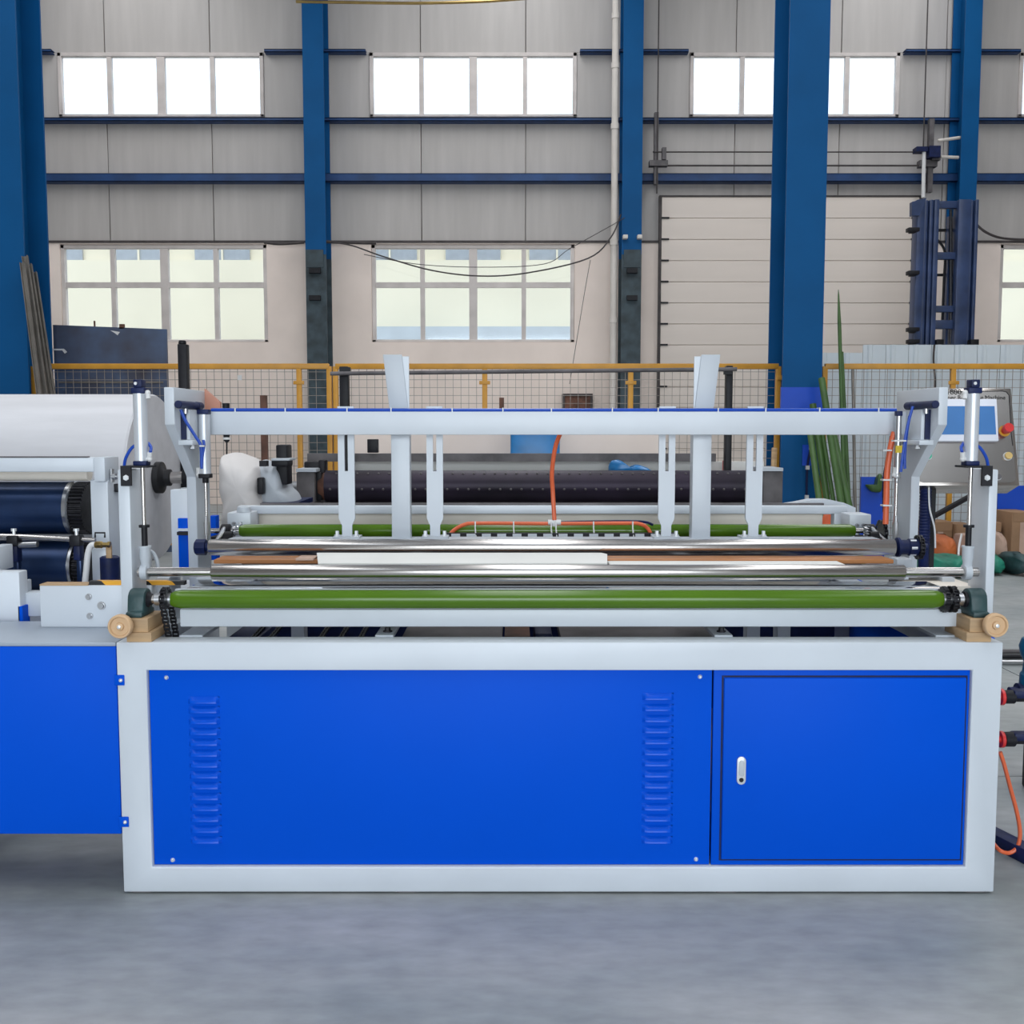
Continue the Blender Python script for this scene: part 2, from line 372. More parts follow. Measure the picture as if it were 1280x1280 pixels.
# ---- steel columns
def hcol(name, xc, w, Y0, dep, label, z0=0, split=None, tf=.03, tw=.02):
    def prof(m_, a, b):
        m_.box(xc-w/2, Y0, a, xc+w/2, Y0+tf, b); m_.box(xc-w/2, Y0+dep-tf, a, xc+w/2, Y0+dep, b)
        m_.box(xc-tw/2, Y0+tf, a, xc+tw/2, Y0+dep-tf, b); return m_
    o = struct(build(name, prof(MB(), split or z0, ZTOP), 'column'), label)
    if split: plabel(build('worn_lower_shaft', prof(MB(), 0.03, split), 'columnlow', o), 'worn grey-green lower part')
    build('base_plate', MB().box(xc-w/2-.03, Y0-.08, 0, xc+w/2+.03, Y0+dep+.08, .03), 'columnlow', o)
    return o
YC = 11.0
x0, x1 = W(983, 240, YC).x, W(1033, 240, YC).x
colR = hcol('steel_column', (x0+x1)/2, x1-x0, YC, .64, 'thick free-standing blue steel column in front of the sectional door', .03)
xr = W(27, 240, YC).x
colL = hcol('steel_column', xr-.22, .44, YC, .60, 'thick free-standing blue steel column with profile bars leaning on it', .03)
YK = 18.85
for (a, b, lb) in ((380, 406, 'slim blue wall column between the first two bays of windows'), (778, 803, 'slim blue wall column beside the white downpipe'), (1201, 1222, 'slim blue wall column behind the forklift mast'), (-30, -4, 'slim blue wall column hidden beside the thick left column')):
    xa, xb = W(a, 200, YK).x, W(b, 200, YK).x
    o = hcol('steel_column', (xa+xb)/2, xb-xa, YK, .55, lb, 0, PZ(318, YK))
    if a in (380, 778):
        for py in (338, 372):
            build('bracket_lug', MB().pbox(a+6, py-3, b-6, py+3, YK-.1, .1), 'black', o)
        if a == 778:
            for pq in (a+1, b-6): build('flood_lamp', MB().pbox(pq, 293, pq+6, 298, YK-.14, .14), 'pvc', o, bev=.01)
        build('splice_plate', MB().pbox(a+2, 312, b-2, 334, YK-.02, .02), 'columnlow', o)
# bright protective film round the free column and its taped cable
build('film_wrap', MB().box(x0-.012, YC-.012, PZ(513, YC), x1+.012, YC+.03, PZ(484, YC)), 'bluebin', colR)
build('film_wrap', MB().box(W(1003,560,YC).x, YC-.012, PZ(582, YC), W(1014,560,YC).x, YC, PZ(556, YC)), 'bluebin', colR)
build('earth_cable', MB().tube(smoothpath([W(1016,520,YC-.02), W(1013,560,YC-.02), W(1009,585,YC-.02), W(1008,632,YC-.02)]), .012, 6), 'navyblue', colR)
for px, py in ((1014, 560), (1010, 585), (1009, 622)): build('tape', MB().pbox(px-2, py-3, px+2, py+2, YC-.04, .04), 'zip', colR)

# ---- sectional door
YD = YW-.14
da, db = W(826, 360, YD).x, W(1146, 360, YD).x; dz = PZ(246, YD); ph = .388
door = struct(build('door_1', MB().box(da-.045, YD-.02, 0, da, YW-.06, dz).box(db, YD-.02, 0, db+.045, YW-.06, dz).box(da-.045, YD-.02, dz, db+.045, YW-.06, dz+.025), 'dark'), 'tall white sectional overhead door in dark guide tracks')
z = dz; k = 0; pan = None
while z > .02:
    z0 = max(0.01, z-ph)
    if pan is None or z0 == .01:
        q = build('door_section', MB().box(da, YD, z0+.003, db, YD+.05, z-.003), 'dooralu', door, bev=.007, seg=1)
        if pan is None: pan = q
    else: q = copy_at(pan, (0, 0, z0+.003-wloc(pan).z))
    hg = build('hinge', MB().box(da+.0, YD-.025, z0-.012, da+.14, YD, z0+.018), 'black', door)
    copy_at(hg, (db-da-.14, 0, 0))
    z -= ph; k += 1
def at(px, py, Y): return W(px, py, Y)
YR = YD-.25
for py, r in ((190, .013), (207, .017)):
    build('spring_shaft', MB().cyl(at(816, py, YR), at(1170, py, YR), r, 8), 'dark', door)
for px in (823, 1158):
    build('lift_cable', MB().cyl(Vector((at(px, 60, YR).x, YR, ZTOP-.3)), Vector((at(px, 60, YR).x, YR, dz)), .012, 6), 'dark', door)
build('bearing_bracket', MB().pbox(818, 140, 823, 230, YR, .1).pbox(812, 200, 835, 207, YR-.05, .15).pbox(828, 184, 833, 199, YR-.08, .12), 'iron', door)
build('bearing_bracket', MB().pbox(1161, 148, 1167, 240, YR, .1).pbox(1150, 200, 1172, 208, YR-.05, .15).pbox(1166, 182, 1176, 200, YR-.1, .14), 'iron', door)
build('drive_unit', MB().pbox(1146, 183, 1160, 189, YR-.16, .2).pbox(1162, 182, 1176, 196, YR-.2, .2), 'navyblue', door)
build('drive_arm', MB().cyl(at(1172,176,YR-.1), at(1200,172,YR-.1), .03, 8).cyl(at(1176,196,YR-.1), at(1198,197,YR-.1), .03, 8), 'pvc', door)
build('chain_guide', MB().cyl(at(1155, 190, YR-.1), at(1154, 247, YR-.1), .035, 8), 'zip', door)

# ---- downpipe, cables and boxes on the wall
pp = MB(); xq = W(768, 250, 18.95).x
pp.cyl((xq, 18.95, 0), (xq, 18.95, ZTOP-.1), .062, 14)
pipe = tag(build('downpipe', pp, 'pvc'), 'white plastic downpipe running up the wall beside a blue column', 'pipe')
for py in (20, 82, 158, 303, 400):
    build('pipe_collar', MB().lathe((xq, 18.95, PZ(py, 18.95)), 'z', [(-.05, .064), (-.05, .075), (.05, .075), (.05, .064)], 14), 'pvc', pipe)
    build('pipe_clip', MB().box(xq-.02, 18.95+.05, PZ(py, 18.95)-.02, xq+.02, 19.27, PZ(py, 18.95)+.02), 'dark', pipe)
def cable(name, pts, r, m, label):
    return tag(build(name, MB().tube(smoothpath(pts, 6), r, 6), m), label, 'cable')
Yc = 18.75
cable('hanging_cable', [at(410,302,Yc), at(440,307,Yc), at(480,321,Yc), at(540,338,Yc), at(600,345,Yc), at(660,341,Yc), at(735,323,Yc), at(764,296,Yc), at(776,268,Yc)], .014, 'dark', 'dark cable sagging across the lower eight-pane window')
cable('hanging_cable', [at(455,318,Yc+.1), at(520,330,Yc+.1), at(600,334,Yc+.1), at(680,330,Yc+.1), at(712,311,Yc+.1), at(764,282,Yc+.1), at(781,272,Yc+.09)], .007, 'dark', 'thin upper wire hanging across the lower eight-pane window')
cable('wall_cable', [at(402,302,Yc+.3), at(430,303,Yc+.3), at(470,304,Yc+.3)], .03, 'dark', 'bundled cable along the top of the plaster beside a wall column')
cable('wall_cable', [at(330,303,Yc+.35), at(350,305,Yc+.35), at(380,303,Yc+.35)], .026, 'dark', 'short cable along the plaster top beside the eight-pane window')
cable('wall_cable', [at(1216,276,Yc), at(1232,290,Yc), at(1255,298,Yc), at(1300,300,Yc)], .022, 'dark', 'dark cable hanging from the column behind the forklift mast')
cable('hanging_cable', [at(738,325,Yc), at(730,370,Yc), at(712,480,Yc)], .006, 'dark', 'thin wire dropping down the plaster to the red wall box')
cable('crane_cable', [at(370,2,15), at(430,3,15), at(520,4,15), at(600,2,15), at(660,-2,15)], .02, 'brass', 'pale overhead cable strung near the roof')
rb = thing('wall_box', 'rust red electrical box on the plaster wall behind the fence', 'box', at(720, 512, 19.3))
build('box_body', MB().pbox(706, 495, 738, 530, 19.28, .16), 'rust', rb); build('box_frame', MB().pbox(703, 492, 741, 495, 19.25, .19).pbox(703, 495, 706, 530, 19.25, .19).pbox(738, 495, 741, 530, 19.25, .19), 'dark', rb)

# ---- the building across the yard
YB = 36
fb = thing('neighbour_building', 'cream building seen through the lower windows', 'building', (0, YB, -.05))
zw0, zw1 = PZ(325, YB), PZ(300, YB)
mb = MB().box(-30, YB, -.05, 30, YB+6, zw0).box(-30, YB, zw1, 30, YB+6, zw1+1.2).box(-30, YB+.2, zw0, 30, YB+6, zw1)
build('facade', mb, 'facade', fb)
wpn = None
for k in range(-10, 11):
    xk = k*2.9 + .6
    if wpn is None:
        wpn = build('facade_window', MB().box(xk, YB+.1, zw0, xk+1.9, YB+.2, zw1), 'facwin', fb)
        wmu = build('facade_mullion', MB().box(xk+.93, YB+.04, zw0, xk+.99, YB+.1, zw1), 'facade', fb)
    else: copy_at(wpn, (xk-wloc(wpn).x+.95, 0, 0)); copy_at(wmu, (xk-wloc(wmu).x+.96, 0, 0))
build('low_roof', MB().box(-7, YB-2, PZ(425, YB-2)-.4, 16, YB, PZ(408, YB-2)), 'sheet', fb)

# ================================================================== REWINDING MACHINE (main subject)
XL, XR, Y0 = -1.176, 1.459, 3.0
ZF = PZ(803, Y0); zr_in = PZ(838, Y0); zb_in = PZ(1084, Y0); T = .088
mach = thing('rewinding_machine', 'long white and blue paper rewinding machine with green rollers and louvred front panel', 'machine', (.14, Y0, 0))
# -- box frame
def ring(o0, o1, i0, i1, ya, yb):
    P = lambda a, b, y: [(a[0], y, a[1]), (b[0], y, a[1]), (b[0], y, b[1]), (a[0], y, b[1])]
    v = P(o0, o1, ya)+P(i0, i1, ya)+P(o0, o1, yb)+P(i0, i1, yb); f = []
    for k in range(4):
        n = (k+1) % 4
        f += [(k, n, n+4, k+4), (k+8, k+12, n+12, n+8), (k, k+8, n+8, n), (k+4, n+4, n+12, k+12)]
    return MB().add(v, f)
plabel(build('front_frame', ring((XL, .006), (XR, ZF), (XL+T, zb_in), (XR-T, zr_in), Y0, Y0+.085), 'white', mach, bev=.004), 'white welded box frame')
for xa in (XL+.02, XR-.08, -.35, .62): build('foot_pad', MB().box(xa, Y0+.01, 0, xa+.06, Y0+.08, .006), 'iron', mach)
ZB0 = .70
for xa in (XL, XR-T):   # side rails and rear legs
    build('side_rail', MB().box(xa, Y0+.085, zr_in, xa+T, 4.45, ZF), 'white', mach, bev=.004)
    build('side_rail', MB().box(xa, Y0+.085, .012, xa+T, 4.45, .09), 'white', mach, bev=.004)
    build('rear_leg', MB().box(xa, 4.37, .004, xa+T, 4.45, zr_in), 'white', mach, bev=.004)
build('rear_rail', MB().box(XL+T, 4.37, zr_in, XR-T, 4.45, ZF), 'white', mach, bev=.004)
build('side_cover', MB().box(XR+.001, Y0+.09, .15, XR+.018, 4.4, ZF-.004), 'blue', mach, bev=.003)
# -- louvred panel
xp1 = PX(889.5, Y0, 960)
pan = plabel(build('louvred_panel', MB().box(XL+T+.002, Y0+.014, zb_in+.002, xp1, Y0+.03, zr_in-.002), 'blue', mach, bev=.002), 'blue sheet panel with two columns of louvres')
def louvre_mesh(w, h, d):
    m_ = MB(); nu, nv = 12, 6; vs_ = []
    for j in range(nv+1):
        for i in range(nu+1):
            u = -1 + 2*i/nu; v = j/nv
            e = max(0.0, 1-abs(u)**5)**.5
            vs_.append((u*w/2, -d*e*math.sin(v*PI/2), h*(1-v) - .004*(1-e)*v))
    o = len(vs_)
    for i in range(nu+1): u = -1+2*i/nu; vs_.append((u*w/2, 0.004, 0.0))
    fs = [(j*(nu+1)+i, j*(nu+1)+i+1, (j+1)*(nu+1)+i+1, (j+1)*(nu+1)+i) for j in range(nv) for i in range(nu)]
    fs += [(nv*(nu+1)+i, nv*(nu+1)+i+1, o+i+1, o+i) for i in range(nu)]
    m_.add(vs_, fs); return m_
lv = None
for (px, py0, py1) in ((255, 874, 1050), (822.5, 871, 1050)):
    for k in range(14):
        py = py0 + (py1-py0)*k/13 + 4; p = W(px - (0 if px < 400 else 0) + (k*.25 if px < 400 else -k*.1), py, Y0+.014)
        if lv is None:
            m_ = louvre_mesh(.094, .018, .014); m_.v = [(a+p.x, b+p.y, c+p.z) for a, b, c in m_.v]
            lv = build('louvre', m_, 'bluelouvre', pan)
        else: copy_at(lv, (p.x-wloc(lv).x, 0, p.z-wloc(lv).z))
for px, py in ((208, 847), (875, 846), (216, 1075), (870, 1074)):
    p = W(px, py, Y0+.014); build('screw', MB().lathe(p, 'y', [(0, .007), (-.003, .006), (-.006, .003)], 12), 'silver', pan)
# -- switch cabinet door
xd0, xd1 = PX(891.5, Y0, 960), XR-T-.002
sur = build('door_surround', MB().box(xd0, Y0+.012, zb_in+.002, xd1, Y0+.03, zr_in-.002), 'blue', mach, bev=.002)
xa, xb, za, zb = PX(904, Y0, 960), PX(1205, Y0, 960), PZ(1075, Y0), PZ(848, Y0)
dr = plabel(build('cabinet_door', MB().box(xa, Y0+.003, za, xb, Y0+.012, zb), 'blue', mach, bev=.003), 'flush blue door with a small lock')
g_ = MB(); gw = .003
g_.box(xa-gw*2, Y0+.0105, za-gw*2, xa-gw*.3, Y0+.0125, zb+gw*2).box(xb+gw*.3, Y0+.0105, za-gw*2, xb+gw*2, Y0+.0125, zb+gw*2).box(xa, Y0+.0105, zb+gw*.3, xb, Y0+.0125, zb+gw*2).box(xa, Y0+.0105, za-gw*2, xb, Y0+.0125, za-gw*.3)
build('door_gasket', g_, 'navyblue', mach)
lc = W(926.5, 963, Y0)
def stadium(cx, cz, w, h, n=8):
    r = w/2; pts = []
    for k in range(n+1): a = PI*k/n; pts.append((cx+r*math.cos(a), cz+h/2-r+r*math.sin(a)))
    for k in range(n+1): a = PI+PI*k/n; pts.append((cx+r*math.cos(a), cz-h/2+r+r*math.sin(a)))
    return pts
lk = plabel(build('door_lock', MB().prism(stadium(lc.x, lc.z, .027, .086), 'y', Y0-.005, Y0+.004), 'silver', dr, bev=.002), 'silver oblong lock')
build('lock_lever', MB().prism(stadium(lc.x, lc.z+.008, .016, .05), 'y', Y0-.008, Y0-.005), 'white2', lk, bev=.001)
build('keyhole', MB().lathe((lc.x, Y0-.005, lc.z-.028), 'y', [(0, .007), (-.002, .006)], 14), 'black', lk)
# -- left blue side cabinet
zc0 = PZ(1043, Y0)
sc_ = plabel(build('side_cabinet', MB().box(-2.3, Y0+.002, zc0, XL-.002, Y0+.32, ZF-.012), 'blue', mach, bev=.003), 'plain blue side housing')
build('cabinet_top', MB().box(-2.3, Y0+.001, ZF-.012, XL-.002, Y0+.34, ZF), 'greytop_dimmed', mach, bev=.002)
for py, px in ((850, 150), (1027, 155.5)):
    p = W(px, py, Y0)
    tb = build('mounting_tab', MB().box(p.x-.016, Y0-.004, p.z-.016, p.x+.014, Y0, p.z+.016), 'blue', mach, bev=.003)
    build('screw', MB().lathe((p.x+.004, Y0-.004, p.z), 'y', [(0, .006), (-.004, .005), (-.006, .002)], 10), 'silver', mach)
for xa in (-2.22, -1.75): build('cabinet_leg', MB().box(xa, Y0+.2, 0, xa+.06, Y0+.26, zc0), 'white2', mach)

# -- front green roller in pillow blocks on wooden packers
YG = 3.075; ZG = PZ(749, YG); RG = .0285
xg0, xg1 = PX(215, YG, 748), PX(1177, YG, 748)
rl = plabel(build('front_roller', MB().lathe((xg0, YG, ZG), 'x', [(0, .014), (0, .021), (.012, RG-.003), (.03, RG), (xg1-xg0-.03, RG), (xg1-xg0-.012, RG-.003), (xg1-xg0, .021), (xg1-xg0, .014)], 36), 'green', mach), 'green rubber roller')
xbl, xbr = PX(176, YG, 750), PX(1219, YG, 750)
build('roller_shaft', MB().cyl((xbl, YG, ZG), (xg0+.01, YG, ZG), .0135).cyl((xg1-.01, YG, ZG), (xbr, YG, ZG), .0135), 'chrome', mach)
zblk = PZ(770, YG-.02)
for (xc, sgn) in ((xbl, 1), (xbr, -1)):
    m_ = MB()
    pr = [(YG-.055, zblk), (YG+.055, zblk), (YG+.055, zblk+.016), (YG+.04, zblk+.018)]
    for k in range(9):
        a = PI*k/8; pr.append((YG+.036*math.cos(a), ZG+.004+.03*math.sin(a)))
    pr += [(YG-.04, zblk+.018), (YG-.055, zblk+.016)]
    m_.prism(pr, 'x', xc-.028, xc+.022)
    pb = plabel(build('pillow_block', m_, 'pillow', mach, bev=.005), 'dark green cast bearing')
    build('bearing_ring', MB().lathe((xc+sgn*.024, YG, ZG), 'x', [(-.012, .024), (.0, .024), (.004, .019), (.012, .016)], 20), 'black', pb)
    # wooden packer, two blocks
    s_ = sgn
    wb = plabel(build('wood_packer', MB().box(xc-.03-(.0 if s_ > 0 else .012), Y0+.012, ZF+.028, xc+.03+(.012 if s_ > 0 else 0), Y0+.15, zblk), 'wood', mach, bev=.002), 'pale wooden block')
    build('wood_packer', MB().box(xc-.034+(.014 if s_ > 0 else -.02), Y0+.004, ZF, xc+.034+(.02 if s_ > 0 else -.014), Y0+.16, ZF+.028), 'wood', mach, bev=.002)
    hw = W(150.5, 783, Y0-.02) if s_ > 0 else W(1244.5, 781.5, Y0-.02)
    wh = plabel(build('hand_wheel', MB().lathe(hw, 'y', [(.014, .010), (.014, .033), (.010, .0355), (-.006, .0355), (-.010, .033), (-.010, .029), (-.004, .026), (-.004, .013), (-.010, .011), (-.012, .006)], 36), 'woodwheel', mach), 'tan round hand wheel')
    build('wheel_screw', MB().lathe(hw+Vector((0,-.011,0)), 'y', [(0, .006), (-.003, .0055), (-.004, .002)], 12), 'silver', wh)
    build('wheel_spindle', MB().cyl(hw+Vector((0,.01,0)), hw+Vector((0,.04,0)), .008).cyl(hw+Vector((0,.04,0)), Vector((xc, hw.y+.04, ZF+.04)), .008), 'steel', mach)
def sprocket(c, r, name='sprocket', n=14, w=.012, parent=None, m_='chain'):
    pts = []
    for k in range(n*4):
        a = 2*PI*k/(n*4); rr_ = r*(1.0 if (k % 4) in (0, 1) else .86); pts.append((c[1]+rr_*math.cos(a), c[2]+rr_*math.sin(a)))
    return build(name, MB().prism(pts, 'x', c[0]-w/2, c[0]+w/2), m_, parent if parent else mach)
def chain(path, w, name, parent, step=.0127):
    """roller chain along a closed or open list of points in a plane x = const"""
    pts = [Vector(p) for p in path]; m_ = MB(); acc = []
    for a, b in zip(pts[:-1], pts[1:]):
        n = max(1, int((b-a).length/step))
        for k in range(n): acc.append(a.lerp(b, k/n))
    acc.append(pts[-1])
    for i in range(len(acc)-1):
        a, b = acc[i], acc[i+1]; t = (b-a)
        if t.length < 1e-5: continue
        n_ = Vector((1,0,0)).cross(t.normalized())
        for sx in ((-1, 1) if i % 2 else (-.7, .7)):
            x_ = a.x + sx*w/2; e = t*.18
            q = [a-e-n_*.0045, b+e-n_*.0045, b+e+n_*.0045, a-e+n_*.0045]
            m_.add([(x_-.001, v.y, v.z) for v in q]+[(x_+.001, v.y, v.z) for v in q], [(0,1,2,3),(7,6,5,4),(0,4,5,1),(1,5,6,2),(2,6,7,3),(3,7,4,0)])
        m_.cyl(Vector((a.x-w/2, a.y, a.z)), Vector((a.x+w/2, a.y, a.z)), .004, 6)
    o = build(name, m_, 'chain', parent); o['kind'] = 'stuff'; return o
xs1 = PX(207, YG, 750)
sprocket((xs1, YG, ZG), .030); build('sprocket_hub', MB().lathe((xs1-.03, YG, ZG), 'x', [(0, .019), (.05, .019)], 20), 'steel', mach)
arc = [(xs1, YG-.033*math.cos(a), ZG+.033*math.sin(a)) for a in [PI*k/8 for k in range(9)]]
chain([(xs1, 3.095, .45), (xs1, 3.093, ZF), (xs1, YG-.033, ZG)] + arc[1:-1] + [(xs1, YG+.033, ZG), (xs1, 3.158, ZF), (xs1, 3.165, .45)], .016, 'drive_chain', mach)
xs2 = PX(1190, YG, 750)
sprocket((xs2, YG, ZG), .034); sprocket((xs2-.02, YG+.01, ZG-.002), .040, n=18); build('sprocket_hub', MB().lathe((xs2-.03, YG, ZG), 'x', [(0, .02), (.06, .02)], 20), 'steel', mach)
arc = [(xs2, YG+.036*math.cos(a), ZG+.036*math.sin(a)) for a in [2*PI*k/20 for k in range(21)]]
chain(arc, .016, 'drive_chain', mach)
# -- beam under the roller, straps back into the frame
build('roller_beam', MB().box(PX(224, 3.1, 770), 3.105, PZ(784, 3.1), PX(1203, 3.1, 770), 3.155, PZ(762, 3.1)), 'white', mach, bev=.004)
build('roller_beam_lip', MB().box(PX(215, 3.1, 740), 3.125, PZ(745, 3.125), PX(1185, 3.1, 740), 3.145, PZ(736.5, 3.125)), 'white', mach, bev=.002)
for px, w_ in ((480, .055), (905, .055), (238, .07), (1185, .07)):
    xc = PX(px, 3.08, 790)
    st = build('frame_strap', MB().box(xc-w_/2, Y0+.085, ZF-.006, xc+w_/2, 3.62, ZF+.004), 'white2', mach)
    if px in (480, 905): build('bolt', hexbolt((xc+.004, 3.14, ZF+.004), 'z', .009, .014), 'black', mach)
# inside of the frame, seen through the slot below the roller
build('tension_plate', MB().box(PX(505, 3.5, 790), 3.42, .67, PX(628, 3.5, 790), 3.75, .70), 'iron', mach)
build('tension_plate', MB().box(PX(700, 3.5, 790), 3.42, .67, PX(890, 3.5, 790), 3.75, .70), 'iron', mach)
build('rusty_cross_tube', MB().box(PX(631, 3.5, 790), 3.4, .64, PX(662, 3.5, 790), 3.8, .71), 'rust', mach)
build('gear_housing', MB().box(PX(668, 3.5, 790), 3.45, .55, PX(690, 3.5, 790), 3.7, .71), 'navyblue', mach, bev=.01)
build('gear_housing', MB().box(PX(290, 3.5, 790), 3.45, .5, PX(330, 3.5, 790), 3.7, .70), 'navyblue', mach, bev=.01)
for px in (372, 942, 980): build('inner_post', MB().box(PX(px-8, 3.5, 790), 3.5, .01, PX(px+8, 3.5, 790), 3.56, .80), 'white', mach)
for px in (315, 337, 400, 425, 450): 
    x_ = PX(px, 3.4, 790); chain([(x_, 3.4, .70), (x_, 3.62, .715)], .014, 'inner_chain', mach)
build('belly_pan', MB().box(XL+T, Y0+.1, .20, XR-T, 4.36, .215), 'iron', mach)
build('rear_cover', MB().box(XL+T, 4.30, .215, XR-T, 4.36, zr_in), 'navyblue', mach)

# -- left bolted plate and hazard strip
ZT = PZ(732, 3.235)
lp = plabel(build('bolted_plate', MB().box(PX(50, 3.235, 755), 3.235, ZF, -1.15, 3.29, ZT), 'white', mach, bev=.003), 'white plate with three bolts')
for px, py, r in ((111, 746, .007), (127, 757, .009), (112.5, 770, .007)):
    p = W(px, py, 3.235); build('bolt', MB().lathe(p, 'y', [(0, r*1.5), (-.003, r*1.5), (-.003, r), (-.008, r*.9)], 12), 'steel', lp)
build('tan_strip', MB().box(PX(52, 3.25, 730), 3.235, ZT, PX(112, 3.25, 730), 3.29, ZT+.004), 'wood', mach)
plabel(build('hazard_bar', MB().box(PX(112, 3.25, 730), 3.245, ZT, PX(231, 3.25, 730), 3.27, ZT+.013), 'hazard', mach), 'black and yellow striped bar')
# -- front lift posts
ZPT = PZ(587, 3.10)
xpl0, xpl1 = -1.195, -1.159; xpr0, xpr1 = 1.446, 1.473
for a, b in ((xpl0, xpl1), (xpr0, xpr1)):
    build('lift_post', MB().box(a, 3.10, PZ(775, 3.1) if a < 0 else ZF, b, 3.222, ZPT), 'white', mach, bev=.004)
# -- polished chrome roller in the lift forks
YA = 3.13; ZA = PZ(715, YA)
xa0, xa1 = PX(265, YA, 715), PX(1130, YA, 715); xe0, xe1 = PX(173, YA, 715), PX(1222, YA, 715)
plabel(build('pressing_roller', MB().lathe((xa0, YA, ZA), 'x', [(0, .015), (0, .021), (.003, .023), (xa1-xa0-.003, .023), (xa1-xa0, .021), (xa1-xa0, .015)], 36), 'chrome', mach), 'polished chrome roller')
build('pressing_roller_shaft', MB().cyl((xe0, YA, ZA), (xa0+.01, YA, ZA), .0145, 24).cyl((xa1-.01, YA, ZA), (xe1, YA, ZA), .0145, 24), 'chrome', mach)
# -- front lift cylinders
def lift_cylinder(px, s):
    xc = PX(px, YA, 535); zt, zb_ = PZ(492, YA), PZ(576, YA)
    cy = plabel(build('lift_cylinder', MB().lathe((xc, YA, zb_), 'z', [(0, .0205), (zt-zb_, .0205)], 28), 'alu', mach), 'silver pneumatic cylinder')
    build('cylinder_cap', MB().box(xc-.0205, YA-.0205, zt, xc+.0205, YA+.0205, zt+.018).box(xc-.013, YA-.02, zt+.018, xc+.013, YA+.02, zt+.042), 'navyblue', cy, bev=.003)
    build('cylinder_cap', MB().box(xc-.0205, YA-.0205, zb_-.014, xc+.0205, YA+.0205, zb_), 'navyblue', cy, bev=.003)
    build('clevis_pin', MB().cyl((xc-.004, YA-.024, zt+.03), (xc-.004, YA+.024, zt+.03), .005, 10), 'steel', cy)
    # black bracket on the post
    xo = xc - s*.048
    br = build('cylinder_bracket', MB().box(min(xo, xc+s*.03), YA-.035, zb_-.02, max(xo, xc+s*.03), YA+.04, zb_-.014).box(xo-.003 if s > 0 else xo-.028, 3.09, zb_-.075, xo+.028 if s > 0 else xo+.003, 3.10, zb_-.014), 'black', mach)
    bp = (xo+s*.014, 3.09, zb_-.05)
    build('bolt', MB().lathe(bp, 'y', [(0, .009), (-.004, .009), (-.004, .006), (-.009, .006)], 6), 'silver', br)
    # rod, threaded collar, fork
    zc1, zc2, zf = PZ(656, YA), PZ(683, YA), PZ(706, YA)
    build('piston_rod', MB().cyl((xc+.002, YA, zb_-.014), (xc+.002, YA, zc1), .0065, 16), 'chrome', mach)
    build('rod_collar', MB().lathe((xc+.002, YA, zc2), 'z', [(0, .009), (zc1-zc2-.008, .009), (zc1-zc2-.008, .016), (zc1-zc2, .016)], 16), 'black', mach)
    fk = build('rod_fork', MB().lathe((xc+.002, YA, zf-.01), 'z', [(0, .014), (.02, .014), (.03, .0165), (zc2-zf+.006, .0165), (zc2-zf+.006, .019), (zc2-zf+.012, .019)], 20), 'white2', mach)
    build('rod_eye', MB().lathe((xc-.010, YA, ZA), 'x', [(0, .016), (0, .024), (.02, .024), (.02, .016)], 24), 'white2', mach)
    # fittings and hoses
    for (zz, dx) in ((zt+.002, s*.026), (zb_+.006, s*.026)):
        build('elbow_fitting', MB().sphere((xc+dx, YA-.006, zz), .009).cyl((xc+dx, YA-.006, zz), (xc+dx-s*.02, YA, zz), .007, 10).cyl((xc+dx, YA-.006, zz), (xc+dx+s*.003, YA-.01, zz+(.02 if zz < zt else -.018)), .0075, 10), 'fitting', cy)
    z1 = PZ(556, YA)
    build('air_hose', MB().tube(smoothpath([(xc-s*.018, YA+.012, z1), (xc-s*.035, YA+.01, z1-.012), (xc-s*.05, YA, z1-.045), (xc-s*.056, YA, z1-.085)]), .0048, 8), 'hose', mach)
    build('air_hose', MB().tube(smoothpath([(xc+s*.016, YA+.014, z1+.006), (xc+s*.028, YA+.004, z1-.008), (xc+s*.031, YA-.01, zb_+.028)]), .0048, 8), 'hose', mach)
lift_cylinder(176, 1); lift_cylinder(1214.5, -1)
build('side_switch', MB().pbox(167, 664, 175, 683, 3.2, .03), 'black', mach, bev=.003)
build('switch_bracket', MB().pbox(166, 684, 186, 712, 3.22, .03), 'white2', mach, bev=.003)
build('fork_hose', MB().tube(smoothpath([W(180,688,3.2), W(190,690,3.2), W(196,700,3.2), W(198,716,3.2)]), .006, 8), 'white2', mach)
# -- polished table between the rollers
plabel(build('table_plate', MB().box(PX(232, 3.16, 733), 3.15, PZ(736, 3.15)-.008, PX(1183, 3.16, 733), 3.31, PZ(736, 3.15)), 'plate', mach, bev=.002), 'mirror polished steel table plate')
build('table_side', MB().box(PX(1140, 3.2, 733), 3.2, PZ(738, 3.2), PX(1222, 3.2, 733), 3.4, PZ(733, 3.2)), 'beige', mach)
# -- main chrome roller behind
YR2 = 3.55; ZR2 = PZ(684, YR2); RR2 = .0285
xb0, xb1 = PX(262, YR2, 684), PX(1118, YR2, 684)
plabel(build('main_roller', MB().lathe((xb0, YR2, ZR2), 'x', [(0, .018), (0, RR2-.002), (.003, RR2), (xb1-xb0-.003, RR2), (xb1-xb0, RR2-.002), (xb1-xb0, .018)], 40), 'chrome', mach), 'large chrome winding roller')
build('roller_end_cap', MB().lathe((PX(244, YR2, 684), YR2, ZR2), 'x', [(0, .022), (.004, .028), (.038, .028), (.038, .016), (.06, .016)], 8), 'navyblue', mach)
fl = build('roller_flange', MB().lathe((xb1+.004, YR2, ZR2), 'x', [(0, .02), (.004, .034), (.012, .034), (.012, .026), (.04, .026), (.045, .03), (.075, .03), (.075, .012), (.11, .012)], 24), 'navyblue', mach)
for k in range(6):
    a = 2*PI*k/6; build('flange_bolt', MB().cyl((xb1+.05, YR2+.026*math.cos(a), ZR2+.026*math.sin(a)), (xb1+.07, YR2+.026*math.cos(a), ZR2+.026*math.sin(a)), .006, 6), 'silver', fl)
